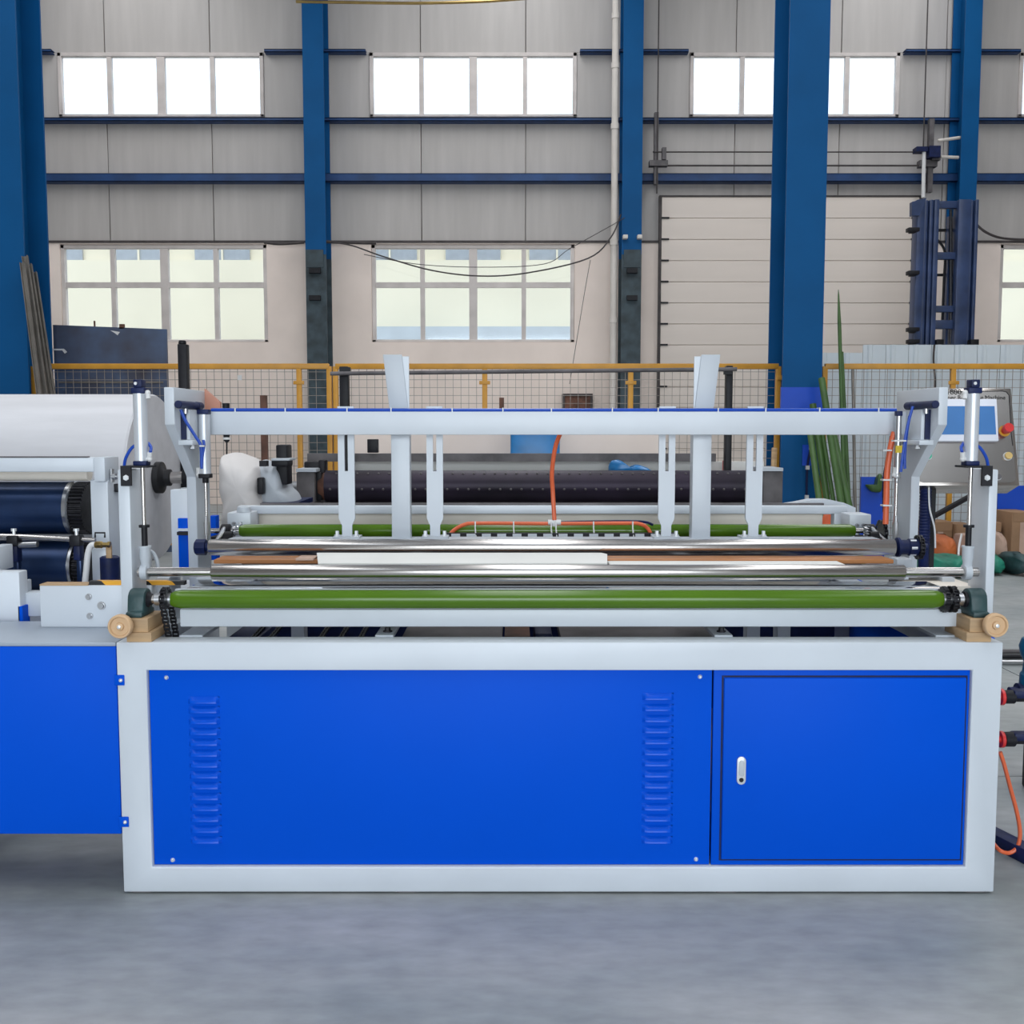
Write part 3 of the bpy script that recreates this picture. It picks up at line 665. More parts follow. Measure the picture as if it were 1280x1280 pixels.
sprocket((xb1+.085, YR2, ZR2), .036, n=16)
chain([(xb1+.085, YR2+.038*math.cos(2*PI*k/20), ZR2+.038*math.sin(2*PI*k/20)) for k in range(21)], .014, 'drive_chain', mach)
build('roller_bracket', MB().pbox(1121, 699, 1141, 716, 3.6, .08), 'white', mach, bev=.003)
# -- side plates with forward heads (profile in Y-Z)
prof = [(3.75, ZF), (3.92, ZF), (3.92, PZ(484, 3.92)-.06), (3.92, PZ(484, 3.53)), (3.53, PZ(484, 3.53)), (3.53, PZ(531, 3.53)), (3.75, PZ(596, 3.75))]
xsl0, xsl1 = -1.193, -1.158; xsr0, xsr1 = 1.463, 1.495
for a, b in ((xsl0, xsl1), (xsr0, xsr1)):
    build('side_plate', MB().prism(prof, 'x', a, b), 'white', mach, bev=.003)
# beam, head blocks, handles
ZBt, ZBb = PZ(514.5, 3.74), PZ(543.5, 3.74)
plabel(build('cross_beam', MB().box(xsl1, 3.74, ZBb, xsr0, 3.80, ZBt), 'white', mach, bev=.003), 'long white cross beam')
for xin, s in ((xsl1, 1), (xsr0, -1)):
    hb = build('head_block', MB().box(xin, 3.60, PZ(550, 3.62), xin+s*.03, 3.74, PZ(512, 3.62)), 'white', mach, bev=.003)
    build('head_block_gap', MB().box(xin, 3.592, PZ(549, 3.62), xin+s*.018, 3.602, PZ(512, 3.62)), 'navyblue', mach)
    build('head_shelf', MB().box(xin, 3.56, PZ(556, 3.62), xin+s*.05, 3.74, PZ(550, 3.62)), 'white', mach, bev=.002)
    build('bolt', hexbolt((xin+s*.028, 3.64, PZ(556, 3.62)-.014), 'z', .009, .014), 'steel', mach)
    xh = xin+s*.022; zh = PZ(506, 3.56)
    build('handle', MB().lathe((xh, 3.50, zh), 'y', [(0, .012), (.002, .0135), (.20, .0135), (.20, .0145), (.25, .0145), (.252, .01)], 18), 'navyblue', mach)
    build('handle_stem', MB().cyl((xh, 3.58, zh-.012), (xh, 3.58, zh-.03), .007, 10), 'steel', mach)
# left rear cylinder, right slim cylinder
def rear_cyl(px, r, pt, pb, m_):
    xc = PX(px, 3.70, 560); zt, zb_ = PZ(pt, 3.70), PZ(pb, 3.70)
    cy = build('rear_cylinder', MB().lathe((xc, 3.70, zb_), 'z', [(0, r), (zt-zb_, r)], 20), m_, mach)
    build('cylinder_cap', MB().box(xc-r, 3.70-r, zt, xc+r, 3.70+r, zt+.018), 'navyblue', cy, bev=.003)
    build('cylinder_cap', MB().box(xc-r, 3.70-r, zb_-.016, xc+r, 3.70+r, zb_).lathe((xc, 3.70, zb_-.034), 'z', [(0, r*.55), (.018, r*.55)], 12), 'black' if r > .015 else 'steel', cy, bev=.002)
    build('elbow_fitting', MB().sphere((xc-r*1.1, 3.70-.01, zb_-.004), .009).cyl((xc-r*1.1, 3.69, zb_), (xc-r*1.1, 3.685, zb_+.022), .007, 8), 'fitting', cy)
    zr_ = PZ(648, 3.70)
    build('piston_rod', MB().cyl((xc, 3.70, zb_-.016), (xc, 3.70, zr_), .0055, 12), 'chrome', mach)
    build('rod_clevis', MB().lathe((xc, 3.70, PZ(682, 3.7)), 'z', [(0, .007), (.04, .007), (.04, .011), (zr_-PZ(682, 3.7)-.014, .011), (zr_-PZ(682, 3.7)-.014, .008), (zr_-PZ(682, 3.7)+.01, .006)], 10), 'steel', mach)
    return xc
rear_cyl(256, .0205, 518, 592, 'alu'); xq = rear_cyl(1122, .0115, 520, 592, 'steel')
build('yellow_tag', MB().box(xq-.012, 3.685, PZ(566, 3.69), xq+.018, 3.69, PZ(557, 3.69)), 'yellowtag', mach)
YH = 3.54
build('air_hose', MB().tube(smoothpath([W(226,512,YH), W(232,526,YH), W(244,545,YH), W(251,558,YH), W(252,584,YH)]), .0055, 8), 'hose', mach)
build('air_hose', MB().tube(smoothpath([W(254,550,YH), W(255,556,YH), W(253,570,YH), W(252,586,YH)]), .005, 8), 'hose', mach)
build('air_hose', MB().tube(smoothpath([W(1141,508,YH), W(1136,526,YH), W(1132,545,YH), W(1129,565,YH), W(1126,590,YH)]), .005, 8), 'hose', mach)
build('air_hose', MB().tube(smoothpath([W(1137,520,YH+.02), W(1133,545,YH+.02), W(1131,570,YH+.02), W(1131,586,YH+.02)]), .005, 8), 'hose', mach)
build('hose_tie', MB().pbox(249, 556.5, 255, 558.5, YH-.012, .02).pbox(1118, 550, 1133, 552, YH-.012, .03), 'zip', mach)
# hose bundle on the beam
bun = build('hose_bundle', MB().tube([(xsl1+.06, 3.755, ZBt+.006), (-.4, 3.752, ZBt+.005), (.2, 3.756, ZBt+.005), (.9, 3.753, ZBt+.006), (xsr0-.06, 3.755, ZBt+.006)], .006, 8).tube([(xsl1+.06, 3.768, ZBt+.007), (0, 3.766, ZBt+.006), (xsr0-.06, 3.768, ZBt+.007)], .006, 8), 'hose', mach)
tie = None
for k in range(13):
    x_ = -1.0 + k*.195 + random.uniform(-.03, .03)
    if tie is None: tie = build('zip_tie', MB().box(x_, 3.745, ZBt, x_+.004, 3.778, ZBt+.0145), 'zip', mach)
    else: copy_at(tie, (x_-wloc(tie).x, 0, 0))
# red hose on the right side plate
build('red_hose', MB().tube(smoothpath([W(1118,540,3.72), W(1113,560,3.72), W(1109,590,3.72), W(1108,620,3.72), W(1107,655,3.72)]), .0105, 10), 'orange', mach)
build('red_hose', MB().tube(smoothpath([W(1114,545,3.74), W(1110,570,3.74), W(1105,600,3.74), W(1105,640,3.74)]), .006, 8), 'navyblue', mach)
for py in (563, 600, 632): build('hose_tie', MB().pbox(1104, py-1, 1115, py+1, 3.70, .03), 'zip', mach)
# -- hanging slotted plates and solid stanchions behind the beam
YS = 3.83
def slotted(px):
    xc = PX(px, YS, 600); w_ = 10.2/F*YS; zt = PZ(508, YS); z1 = PZ(648, YS); z2 = PZ(657, YS); zb_ = PZ(672, YS); sw = 2.1/F*YS; zs0, zs1 = PZ(589, YS), PZ(530, YS); n_ = 6.2/F*YS
    m_ = MB()
    pl = [(xc-w_, zt), (xc-w_, z1), (xc-n_, z2), (xc-n_, zb_), (xc+n_, zb_), (xc+n_, z2), (xc+w_, z1), (xc+w_, zt)]
    # left half, right half and closed lower part around a through slot
    m_.prism([(xc-w_, zt), (xc-sw, zt), (xc-sw, zs0), (xc-w_, zs0)], 'y', YS, YS+.012)
    m_.prism([(xc+sw, zt), (xc+w_, zt), (xc+w_, zs0), (xc+sw, zs0)], 'y', YS, YS+.012)
    m_.prism([(xc-w_, zs0), (xc+w_, zs0), (xc+w_, z1), (xc+n_, z2), (xc+n_, zb_), (xc-n_, zb_), (xc-n_, z2), (xc-w_, z1)], 'y', YS, YS+.012)
    m_.prism([(xc-sw, zt), (xc+sw, zt), (xc+sw, zt-.02), (xc-sw, zt-.02)], 'y', YS, YS+.012)
    o = plabel(build('slotted_plate', m_, 'white', mach), 'white hanger plate with a vertical slot')
    build('hanger_foot', MB().box(xc-.05, YS-.03, zb_-.012, xc+.05, YS+.05, zb_+.006), 'white2', mach, bev=.002)
    for dx in (-.036, .036): build('bolt', hexbolt((xc+dx, YS-.008, zb_+.006), 'z', .007, .02), 'silver', mach)
for px in (433, 543.5, 833.5, 943): slotted(px)
for px, s in ((501.5, -1), (876, 1)):
    xc = PX(px, YS, 600); w_ = 11.5/F*YS; zb_ = PZ(676, YS); zt = PZ(512, YS); z3 = PZ(444, YS)
    m_ = MB().box(xc-w_, YS-.02, zb_, xc+w_, YS-.012, ZBt).box(xc-w_, YS-.012, zb_, xc-w_+.008, YS+.04, ZBt).box(xc+w_-.008, YS-.012, zb_, xc+w_, YS+.04, ZBt)
    build('stanchion', m_, 'white', mach, bev=.002)
    d = s*8.5/F*YS; xi = xc - s*w_
    # leaning guide plate and its upright flange
    def lean(a, b, y): return [(a, zt-.03), (b, zt-.03), (b+d, z3), (a+d, z3)]
    ms = MB().prism(lean(xc-w_, xc+w_, 0), 'y', YS-.03, YS-.022)
    build('guide_plate', ms, 'white2', mach, bev=.001)
    e = xc - s*w_
    build('guide_flange', MB().prism([(e+s*.006, zt-.03), (e, zt-.03), (e, z3-.006), (e+d+s*.004, z3-.006)], 'y', YS-.022, YS-.014), 'white', mach)
# -- rear green roller and its arms
YG2 = 4.05; ZG2 = PZ(663.5, YG2); RG2 = .0265
xk0, xk1 = PX(300, YG2, 663), PX(1068, YG2, 663)
plabel(build('rear_roller', MB().lathe((xk0, YG2, ZG2), 'x', [(0, .012), (0, .02), (.02, RG2), (xk1-xk0-.02, RG2), (xk1-xk0, .02), (xk1-xk0, .012)], 32), 'green', mach), 'green rubber roller under the hangers')
build('roller_shaft', MB().cyl((xk0-.12, YG2, ZG2), (xk0+.01, YG2, ZG2), .010).cyl((xk1-.01, YG2, ZG2), (xk1+.12, YG2, ZG2), .010), 'chrome', mach)
for xc, s in ((xk0-.055, 1), (xk1+.06, -1)):
    build('roller_bearing', MB().lathe((xc-.02, YG2, ZG2), 'x', [(0, .02), (.004, .027), (.036, .027), (.04, .02)], 20), 'black', mach)
    xm = -1.085 if s > 0 else 1.385
    build('roller_arm', MB().tube([(xc, YG2-.03, ZG2+.012), (xm, 3.66, PZ(690, 3.66))], .008, 8), 'steel', mach)
    build('arm_block', MB().box(xc-.05, YG2-.05, ZG2-.04, xc+.03, YG2+.03, ZG2-.018), 'black', mach, bev=.004)
    build('arm_joint', MB().lathe((xm-.015, 3.90, ZG2-.012), 'x', [(0, .024), (.03, .024)], 14), 'black', mach)
    build('arm_pin', MB().lathe((xm-.03, 3.76, ZG2-.025), 'x', [(0, .018), (.05, .018)], 12), 'black', mach)
    build('arm_spring', MB().tube([(xm+s*.02+.01*math.cos(a), 3.92+.016*math.sin(a), ZG2+.03-a*.0016) for a in [k*.6 for k in range(40)]], .003, 5), 'steel', mach)
sprocket((1.425, 3.93, ZG2+.002), .045, n=18); chain([(1.425, 3.93+.048*math.cos(2*PI*k/20), ZG2+.002+.048*math.sin(2*PI*k/20)) for k in range(21)], .014, 'drive_chain', mach)
# white bracket boxes at both ends
for (a, b, c, d) in ((284, 641, 313, 661), (1062, 643, 1089, 664)):
    bk = build('end_bracket', MB().pbox(a, b, c, d, 4.12, .12), 'white', mach, bev=.004)
    for px in (a+9, a+17): build('bolt', MB().lathe(W(px, (b+d)/2+3, 4.12), 'y', [(0, .008), (-.012, .007)], 6), 'steel', mach)
build('end_knob', MB().lathe(W(305, 640, 4.15), 'z', [(0, .03), (.02, .026), (.026, .012)], 16), 'white2', mach)
# orange air line over the rear roller
YO = 3.98; zo = PZ(654.5, YO)
build('air_line', MB().tube(smoothpath([W(560,673,YO-.02), W(566,664,YO), W(580,656,YO), W(600,654,YO), W(690,654.5,YO), W(780,654,YO), W(800,655,YO), W(810,661,YO), W(816,673,YO-.02)]), .0075, 10), 'orange', mach)
build('air_line', MB().tube(smoothpath([W(701,540,3.9), W(694,560,3.93), W(690,590,3.96), W(691,615,3.98), W(693,650,YO)]), .0085, 10), 'orange', mach)
build('tee_fitting', MB().lathe(W(693, 656, YO), 'z', [(-.004, .011), (.018, .011)], 12).cyl(W(685,653,YO), W(701,653,YO), .011, 12), 'fitting', mach)
build('air_line', MB().tube(smoothpath([W(700,653,YO+.01), W(740,652,YO+.01), W(800,652,YO+.01), W(816,656,YO+.02)]), .005, 8), 'navyblue', mach)
for px in (594, 642, 689, 695, 742, 791): build('hose_tie', MB().tube([W(px, 652, YO-.012), W(px, 660, YO-.03), W(px+1, 671, YO-.04)], .003, 5), 'zip', mach)
# comb bar: white blocks on a dark rail
build('comb_rail', MB().pbox(556, 666.5, 845, 673, 3.94, .03), 'black', mach)
tt = None
for k in range(15):
    px = 564 + k*19.2
    if tt is None: tt = build('comb_block', MB().pbox(px, 667.5, px+11, 672, 3.93, .02), 'white', mach)
    else: copy_at(tt, (PX(px+5.5, 3.93, 670)-wloc(tt).x, 0, 0))
build('hanger_bar', MB().box(PX(285, 3.8, 674), 3.79, PZ(679, 3.8), PX(1100, 3.8, 674), 3.88, PZ(673.5, 3.8)), 'white2', mach, bev=.002)
# rear rail, cover strip and apron
build('rear_guard_rail', MB().pbox(297, 632.5, 1060, 642.5, 4.30, .05), 'white', mach, bev=.004)
build('rear_guard_strip', MB().box(PX(325, 4.36, 630), 4.36, PZ(632, 4.36), PX(1030, 4.36, 630), 4.38, PZ(629, 4.36)), 'iron', mach)
build('rear_apron', MB().box(PX(320, 4.33, 650), 4.352, PZ(690, 4.34), PX(1030, 4.33, 650), 4.37, PZ(642, 4.34)), 'beige', mach)
for a in (305, 1042): build('rail_post', MB().pbox(a, 642, a+16, 720, 4.30, .05), 'white', mach, bev=.003)
build('rail_foot', MB().box(XL, 4.30, ZF, XL+.4, 4.36, ZF+.06), 'white', mach); build('rail_foot', MB().box(XR-.4, 4.30, ZF, XR, 4.36, ZF+.06), 'white', mach)
# blue column cover at the left rear
build('rear_cover_post', MB().pbox(214, 612, 236, 720, 4.15, .06), 'white', mach, bev=.004)
build('blue_strip', MB().pbox(223, 648, 238, 720, 4.13, .02), 'blue', mach, bev=.002)
build('strip_clamp', MB().pbox(221, 661, 240, 664, 4.11, .03), 'white', mach); build('strip_clamp', MB().pbox(221, 665, 240, 669, 4.11, .03), 'black', mach)
build('blue_strip', MB().pbox(262, 645, 270, 700, 4.2, .05), 'blue', mach)
# boards and the paper web
zbd = PZ(696, 3.45)
tag(build('wood_board', MB().box(PX(268, 3.4, 700), 3.39, zbd-.016, PX(1116, 3.4, 700), 3.50, zbd-.002), 'board', bev=.003), 'long brown board lying below the chrome winding roller', 'board')
pts = [W(396, 687, 3.50), W(752, 687, 3.50), W(758, 690, 3.46), W(760, 702, 3.25), W(760, 707, 3.18), W(396, 707, 3.18)]
zs = zbd+.004
tag(build('paper_sheet', MB().prism([(PX(396,3.5,690), 3.50), (PX(752,3.5,690), 3.50), (PX(759,3.46,690), 3.46), (PX(760,3.2,700), 3.22), (PX(396,3.2,700), 3.22)], 'z', zs, zs+.004), 'paper'), 'white paper sheet lying across the board between the chrome rollers', 'paper')
tag(build('paper_strip', MB().box(PX(762, 3.3, 703), 3.26, zbd-.03, PX(1056, 3.3, 703), 3.385, zbd-.006), 'paper'), 'narrow white strip in front of the right part of the brown board', 'paper')
tag(build('paper_strip', MB().box(PX(372, 3.4, 703), 3.37, zbd-.002, PX(394, 3.4, 703), 3.46, zbd+.004), 'cardlight'), 'short pinkish strip on the board beside the white paper sheet', 'paper')
build('board_support', MB().box(PX(262, 3.4, 700), 3.26, zbd-.05, PX(1116, 3.4, 700), 3.49, zbd-.03), 'white2', mach)
build('board_packer', MB().box(PX(300, 3.4, 700), 3.42, zbd-.03, PX(1080, 3.4, 700), 3.47, zbd-.016), 'iron', mach)
for s_ in (XL+.02, XR-.06): build('support_leg', MB().box(s_, 3.3, ZF, s_+.04, 3.42, zbd-.05), 'white', mach)
build('support_tie', MB().box(XL+.02, 3.32, zbd-.05, XR-.02, 3.40, zbd-.035), 'white', mach)

# ================================================================== LEFT: EMBOSSING UNIT
YE = 4.0
emb = thing('embossing_unit', 'white embossing unit with two dark blue steel rolls and gears', 'machine', (-1.9, YE, 0))
XE0 = -2.75
def roll(name, px1, pyc, Y, r, m_, parent, x0=XE0, rim=True):
    x1 = PX(px1, Y, pyc); z = PZ(pyc, Y); L = x1-x0
    o = build(name, MB().lathe((x0, Y, z), 'x', [(0, r*.5), (0, r), (L, r), (L, r*.5)], 44), m_, parent)
    return o, x1, z
r1o, xu, zu = roll('emboss_roll', 91, 635, YE, .104, 'navyroll', emb)
build('roll_rim', MB().lathe((xu, YE, zu), 'x', [(0, .106), (.014, .107), (.02, .100), (.022, .06)], 44), 'steel', r1o)
def gear(xc, Y, z, r, w, n, parent):
    pts = []
    for k in range(n*4):
        a = 2*PI*k/(n*4); rr_ = r*(1 if k % 4 in (0, 1) else .90); pts.append((Y+rr_*math.cos(a), z+rr_*math.sin(a)))
    return build('gear', MB().prism(pts, 'x', xc, xc+w), 'chain', parent)
gear(xu+.022, YE, zu, .104, .05, 40, emb)
r2o, xl, zl = roll('emboss_roll', 96, 707, YE, .104, 'navyroll', emb)
build('roll_rim', MB().lathe((xl, YE, zl), 'x', [(0, .1), (.012, .1), (.016, .09), (.018, .06)], 44), 'steel', r2o)
gear(xl+.02, YE, zl, .102, .05, 40, emb)
ft, xf, zf = roll('feed_roller', 112, 592, YE-.02, .028, 'beige', emb)
build('top_beam', MB().box(XE0, YE-.14, PZ(590, YE-.14), PX(117, YE-.14, 580), YE-.06, PZ(572, YE-.14)), 'white', emb, bev=.004)
build('beam_lip', MB().box(XE0, YE-.14, PZ(572, YE-.14), PX(110, YE-.14, 580), YE-.12, PZ(570.5, YE-.14)), 'iron', emb)
build('beam_end', MB().pbox(117, 571.5, 131, 602, YE-.14, .14), 'white', emb, bev=.004)
sp = build('unit_side_plate', MB().box(PX(114, YE-.12, 650), YE-.12, .74, PX(136, YE-.12, 650), YE+.16, PZ(600, YE-.12)), 'white', emb, bev=.004)
build('adjust_block', MB().pbox(139, 605, 148, 615, YE-.06, .05), 'black', emb, bev=.003)
build('adjust_screw', MB().lathe(W(140, 596, YE-.1), 'x', [(0, .012), (.016, .012), (.016, .007), (.035, .007)], 12).lathe(W(140, 596, YE-.1), 'z', [(-.02, .008), (.03, .008)], 10), 'steel', emb)
build('bearing_cover', MB().lathe(W(137, 636, YE), 'x', [(0, .075), (.02, .075), (.03, .05)], 28), 'navyblue', emb)
build('side_cover_plate', MB().box(PX(136, YE, 650), YE-.1, .74, PX(147, YE, 650), YE+.16, PZ(604, YE)), 'white', emb, bev=.003)
# front adjusting rod with clamps and doctor holders
YX = 3.78; zx = PZ(672.5, YX)
build('adjusting_rod', MB().tube([(XE0, YX, zx+.02), (PX(20, YX, 672), YX, zx+.006), (PX(119, YX, 672), YX, PZ(675.5, YX))], .0095, 14), 'chrome', emb)
for px, zlow in ((18, 696), (96, 694)):
    xk = PX(px, YX, 680)
    cl = build('rod_clamp', MB().box(xk-.02, YX-.022, PZ(682, YX), xk+.02, YX+.022, PZ(669, YX)), 'black', emb, bev=.004)
    build('clamp_arm', MB().box(xk-.010, YX-.01, PZ(zlow+6, YX), xk+.014, YX+.03, PZ(682, YX)), 'navyblue', emb, bev=.003)
    build('clamp_blade', MB().box(xk-.002, YX-.006, PZ(728, YX), xk+.016, YX+.02, PZ(zlow+6, YX)), 'navyroll', emb, bev=.003)
    build('clamp_screw', MB().cyl((xk, YX, PZ(669, YX)), (xk, YX, PZ(663, YX)), .006, 10).lathe((xk, YX, PZ(664, YX)), 'z', [(0, .01), (.01, .01)], 12), 'silver', emb)
build('short_tube', MB().cyl(W(24, 681, YX), W(47, 680, YX), .012, 16), 'steel', emb)
build('pipe_elbow', MB().tube(smoothpath([W(105, 740, 3.72), W(108, 712, 3.72), W(110, 692, 3.72), W(114, 682, 3.72), W(122, 681, 3.72)]), .011, 12), 'fitting', emb)
build('brass_valve', MB().lathe(W(117, 681, 3.72), 'x', [(0, .008), (.008, .013), (.03, .013), (.034, .009), (.05, .009), (.052, .012), (.062, .012)], 8), 'brass', emb)
build('valve_lever', MB().pbox(132, 682, 139, 698, 3.72, .012), 'wood', emb, bev=.003)
build('valve_handle', MB().tube([W(119,672,3.72), W(119,666,3.72), W(131,666,3.72), W(131,672,3.72)], .0035, 6), 'black', emb)
build('panel_door', MB().pbox(115, 686, 133, 726, 3.80, .03), 'white', emb, bev=.002)
build('drive_motor', MB().lathe(W(137, 695, 3.78)-Vector((0,0,.1)), 'z', [(0, .035), (.095, .035), (.1, .028)], 20), 'navyblue', emb)
# base of the unit
build('unit_base', MB().box(XE0, 3.72, 0, -1.30, 4.5, .74), 'white2', emb, bev=.005)
build('base_block', MB().box(XE0, 3.38, PZ(805, 3.4), PX(25, 3.38, 750), 3.44, PZ(714, 3.4)), 'white', emb, bev=.004)
build('base_step', MB().box(PX(10, 3.4, 750), 3.42, PZ(772, 3.4), PX(52, 3.42, 750), 3.48, PZ(742, 3.4)), 'white2', emb, bev=.004)
build('base_step', MB().box(PX(22, 3.4, 750), 3.44, PZ(742, 3.4), PX(30, 3.42, 750), 3.48, PZ(728, 3.4)), 'white2', emb, bev=.003)
build('blue_edge', MB().box(PX(23, 3.38, 770), 3.38, PZ(790, 3.38), PX(28.5, 3.38, 770), 3.43, PZ(758, 3.38)), 'blue', emb)
build('guide_block', MB().box(PX(-8, 3.6, 690), 3.55, PZ(712, 3.6), PX(6, 3.6, 690), 3.66, PZ(682, 3.6)), 'white', emb, bev=.003)

# ---- jumbo roll on its unwind shaft
YJ = 5.5; zj = PZ(597, YJ); xj_ = PX(195, YJ, 597); RJ = .445
jr = tag(build('paper_roll', MB().lathe((-4.6, YJ, zj), 'x', [(0, .05), (0, RJ), (xj_+4.6-.01, RJ), (xj_+4.6, RJ-.008), (xj_+4.6+.002, .06)], 72), 'tissue'), 'huge white tissue parent roll behind the embossing unit', 'paper roll')
un = thing('unwind_stand', 'unwind stand carrying the huge tissue roll on a steel shaft', 'stand', (-2.2, YJ, 0))
build('unwind_shaft', MB().cyl((-4.9, YJ, zj), (-4.61, YJ, zj), .04, 20).cyl((xj_+.06, YJ, zj), (PX(238, YJ, 597), YJ, zj), .032, 20), 'chrome', un)
build('roll_chuck', MB().lathe((xj_+.004, YJ, zj), 'x', [(0, .085), (.03, .085), (.035, .06), (.05, .045), (.075, .045), (.08, .035)], 24), 'blackrub', un)
xs_ = PX(238, YJ, 600)
build('shaft_seat', MB().lathe((xs_-.03, YJ, zj), 'x', [(0, .06), (.05, .06)], 20), 'black', un)
build('stand_arm', MB().box(xs_-.03, YJ-.08, .0, xs_+.05, YJ+.08, zj-.05), 'white', un, bev=.005)
build('stand_arm', MB().box(-4.95, YJ-.08, .0, -4.85, YJ+.08, zj-.05), 'white', un, bev=.005)
build('stand_ramp', MB().prism([(-2.05, .55), (-1.72, .55), (-1.72, .86)], 'y', 4.7, 4.74), 'black', un)
build('stand_tie', MB().box(-4.9, YJ-.05, .06, xs_, YJ+.05, .14), 'white', un)

# ---- covered casting machine behind
YV = 5.2
cvm = thing('covered_machine', 'grey machine head half hidden under a white dust cover', 'machine', (W(320, 600, YV).x, YV, 0))
def blob(name, outline, Y, dep, m_, parent, seed=1, amp=.02):
    """soft draped solid: outline in the photo, thickness in depth, wrinkled"""
    pts0 = [Vector((a, b, 0)) for a, b in outline]; m0 = len(pts0); sm = []
    for i in range(m0):
        p0, p1, p2, p3 = pts0[i-1], pts0[i], pts0[(i+1) % m0], pts0[(i+2) % m0]
        for j in range(4):
            t = j/4; q = 0.5*((2*p1)+(p2-p0)*t+(2*p0-5*p1+4*p2-p3)*t*t+(3*p1-p0-3*p2+p3)*t**3); sm.append((q.x, q.y))
    n = len(sm); cx = sum(p[0] for p in sm)/n; cy_ = sum(p[1] for p in sm)/n
    rings = []; K = 16
    for k in range(K+1):
        a = PI*k/K; s_ = max(.002, math.sin(a))**.6; yy = Y + dep*.5*(1-math.cos(a)); ring_ = []
        for i, (px, py) in enumerate(sm):
            p = W(cx+(px-cx)*s_, cy_+(py-cy_)*s_, Y); th = 2*PI*i/n
            wob = amp*s_*(math.sin(th*7+seed+k*.25)+.6*math.sin(th*13+seed*2+k*.5))*math.sin(a)
            ring_.append((p.x+wob*.35, yy+wob*(1 if k < K/2 else -1), p.z+wob*.15))
        rings.append(ring_)
    v = [q for r_ in rings for q in r_]; f = []
    for k in range(K):
        for i in range(n): f.append((k*n+i, k*n+(i+1) % n, (k+1)*n+(i+1) % n, (k+1)*n+i))
    f.append(tuple(range(n-1, -1, -1))); f.append(tuple(K*n+i for i in range(n)))
    o = build(name, MB().add(v, f), m_, parent)
    for e in o.data.edges: e.use_edge_sharp = False
    return o
ol = [(264,572),(272,568),(282,567),(294,571),(306,577),(315,583),(320,592),(322,604),(321,616),(324,628),(326,645),(327,668),(310,670),(290,670),(266,668),(268,640),(263,610),(262,590)]
blob('dust_cover', ol, YV-.1, .5, 'cover', cvm, 3, .006)
blob('grey_casting', [(316,582),(330,578),(344,583),(350,600),(352,612),(362,622),(366,634),(362,645),(340,650),(318,648)], YV, .35, 'white2', cvm, 5, .004)
build('black_head', MB().pbox(345, 556, 359, 606, YV+.05, .12), 'black', cvm, bev=.008)
build('head_bracket', MB().pbox(339, 575, 360, 583, YV, .12), 'black', cvm, bev=.006); build('bracket_plate', MB().pbox(339, 573, 362, 576, YV-.02, .15), 'white2', cvm, bev=.003)
build('black_cap', MB().pbox(321, 597, 329, 618, YV-.05, .05), 'black', cvm, bev=.008)
build('head_clamp', MB().pbox(324, 576, 333, 583, YV-.02, .05), 'black', cvm)
build('machine_column', MB().box(W(275,600,YV).x, YV+.05, 0, W(350,600,YV).x, YV+.3, PZ(640, YV)), 'white2', cvm, bev=.01)
build('machine_tray', MB().pbox(322, 628, 372, 634, YV, .4), 'navyblue', cvm)
ld = thing('traffic_cone', 'small orange cone standing behind the right end of the rear green roller', 'cone', (W(1034, 655, 4.6).x, 4.6, PZ(700, 4.6)))
zz = PZ(656, 4.6)
build('cone_body', MB().lathe((W(1034,650,4.6).x, 4.6, zz), 'z', [(0, .028), (.006, .026), (.058, .014), (.062, .010)], 20), 'orange', ld)
build('cone_base', MB().box(W(1026,656,4.6).x, 4.565, zz-.006, W(1043,656,4.6).x, 4.635, zz), 'orange', ld, bev=.003)
tag(build('tool_cart', MB().box(W(1018,660,4.6).x, 4.5, 0, W(1064,660,4.6).x, 4.75, zz-.006), 'white2', bev=.008), 'low pale cart under the small orange cone', 'cart')
tag(build('paper_cover', MB().prism([(W(965,629,4.5).x, PZ(630.5,4.5)), (W(990,625,4.5).x, PZ(627,4.5)), (W(1010,622,4.5).x, PZ(623,4.5)), (W(1030,623,4.5).x, PZ(623,4.5)), (W(1048,628,4.5).x, PZ(627,4.5)), (W(1062,633,4.5).x, PZ(633,4.5)), (W(1062,641,4.5).x, PZ(641,4.5)), (W(965,641,4.5).x, PZ(641,4.5))], 'y', 4.42, 4.5), 'white'), 'curved white sheet over the right end of the rear guard rail', 'sheet')

# ---- rear roller machine with the studded iron roll
YM = 6.0
rm = thing('steel_roller_machine', 'dark iron roller machine with a studded roll behind the rewinder', 'machine', (W(680,600,YM).x, YM, 0))
rr_, = (.094,); zq = PZ(608, YM); xa, xb = PX(408, YM, 608), PX(956, YM, 608)
ir = plabel(build('studded_roll', MB().lathe((xa, YM, zq), 'x', [(0, .05), (0, rr_), (xb-xa, rr_), (xb-xa, .05)], 40), 'ironroll', rm), 'dark iron roll dotted with steel studs')
st = None; n_ = 42
for row, a in enumerate((-.12, .95)):
    for k in range(n_):
        px = 416 + k*13.1 + (0 if row == 0 else 6.5); a_ = a
        c = Vector((PX(px, YM, 608), YM-rr_*math.cos(a_), zq+rr_*math.sin(a_)))
        if st is None: st = build('stud', MB().sphere(c, .0075, 8), 'iron', ir)
        else: copy_at(st, c-Vector((wloc(st).x, wloc(st).y, wloc(st).z+.0075)))
build('roll_shaft', MB().cyl((xa-.25, YM, zq), (xa, YM, zq), .03).cyl((xb, YM, zq), (xb+.05, YM, zq), .03), 'steel', rm)
build('roll_flange', MB().lathe((xa-.07, YM, zq), 'x', [(0, .05), (.03, .05), (.03, .07), (.07, .085)], 20), 'rust', rm)
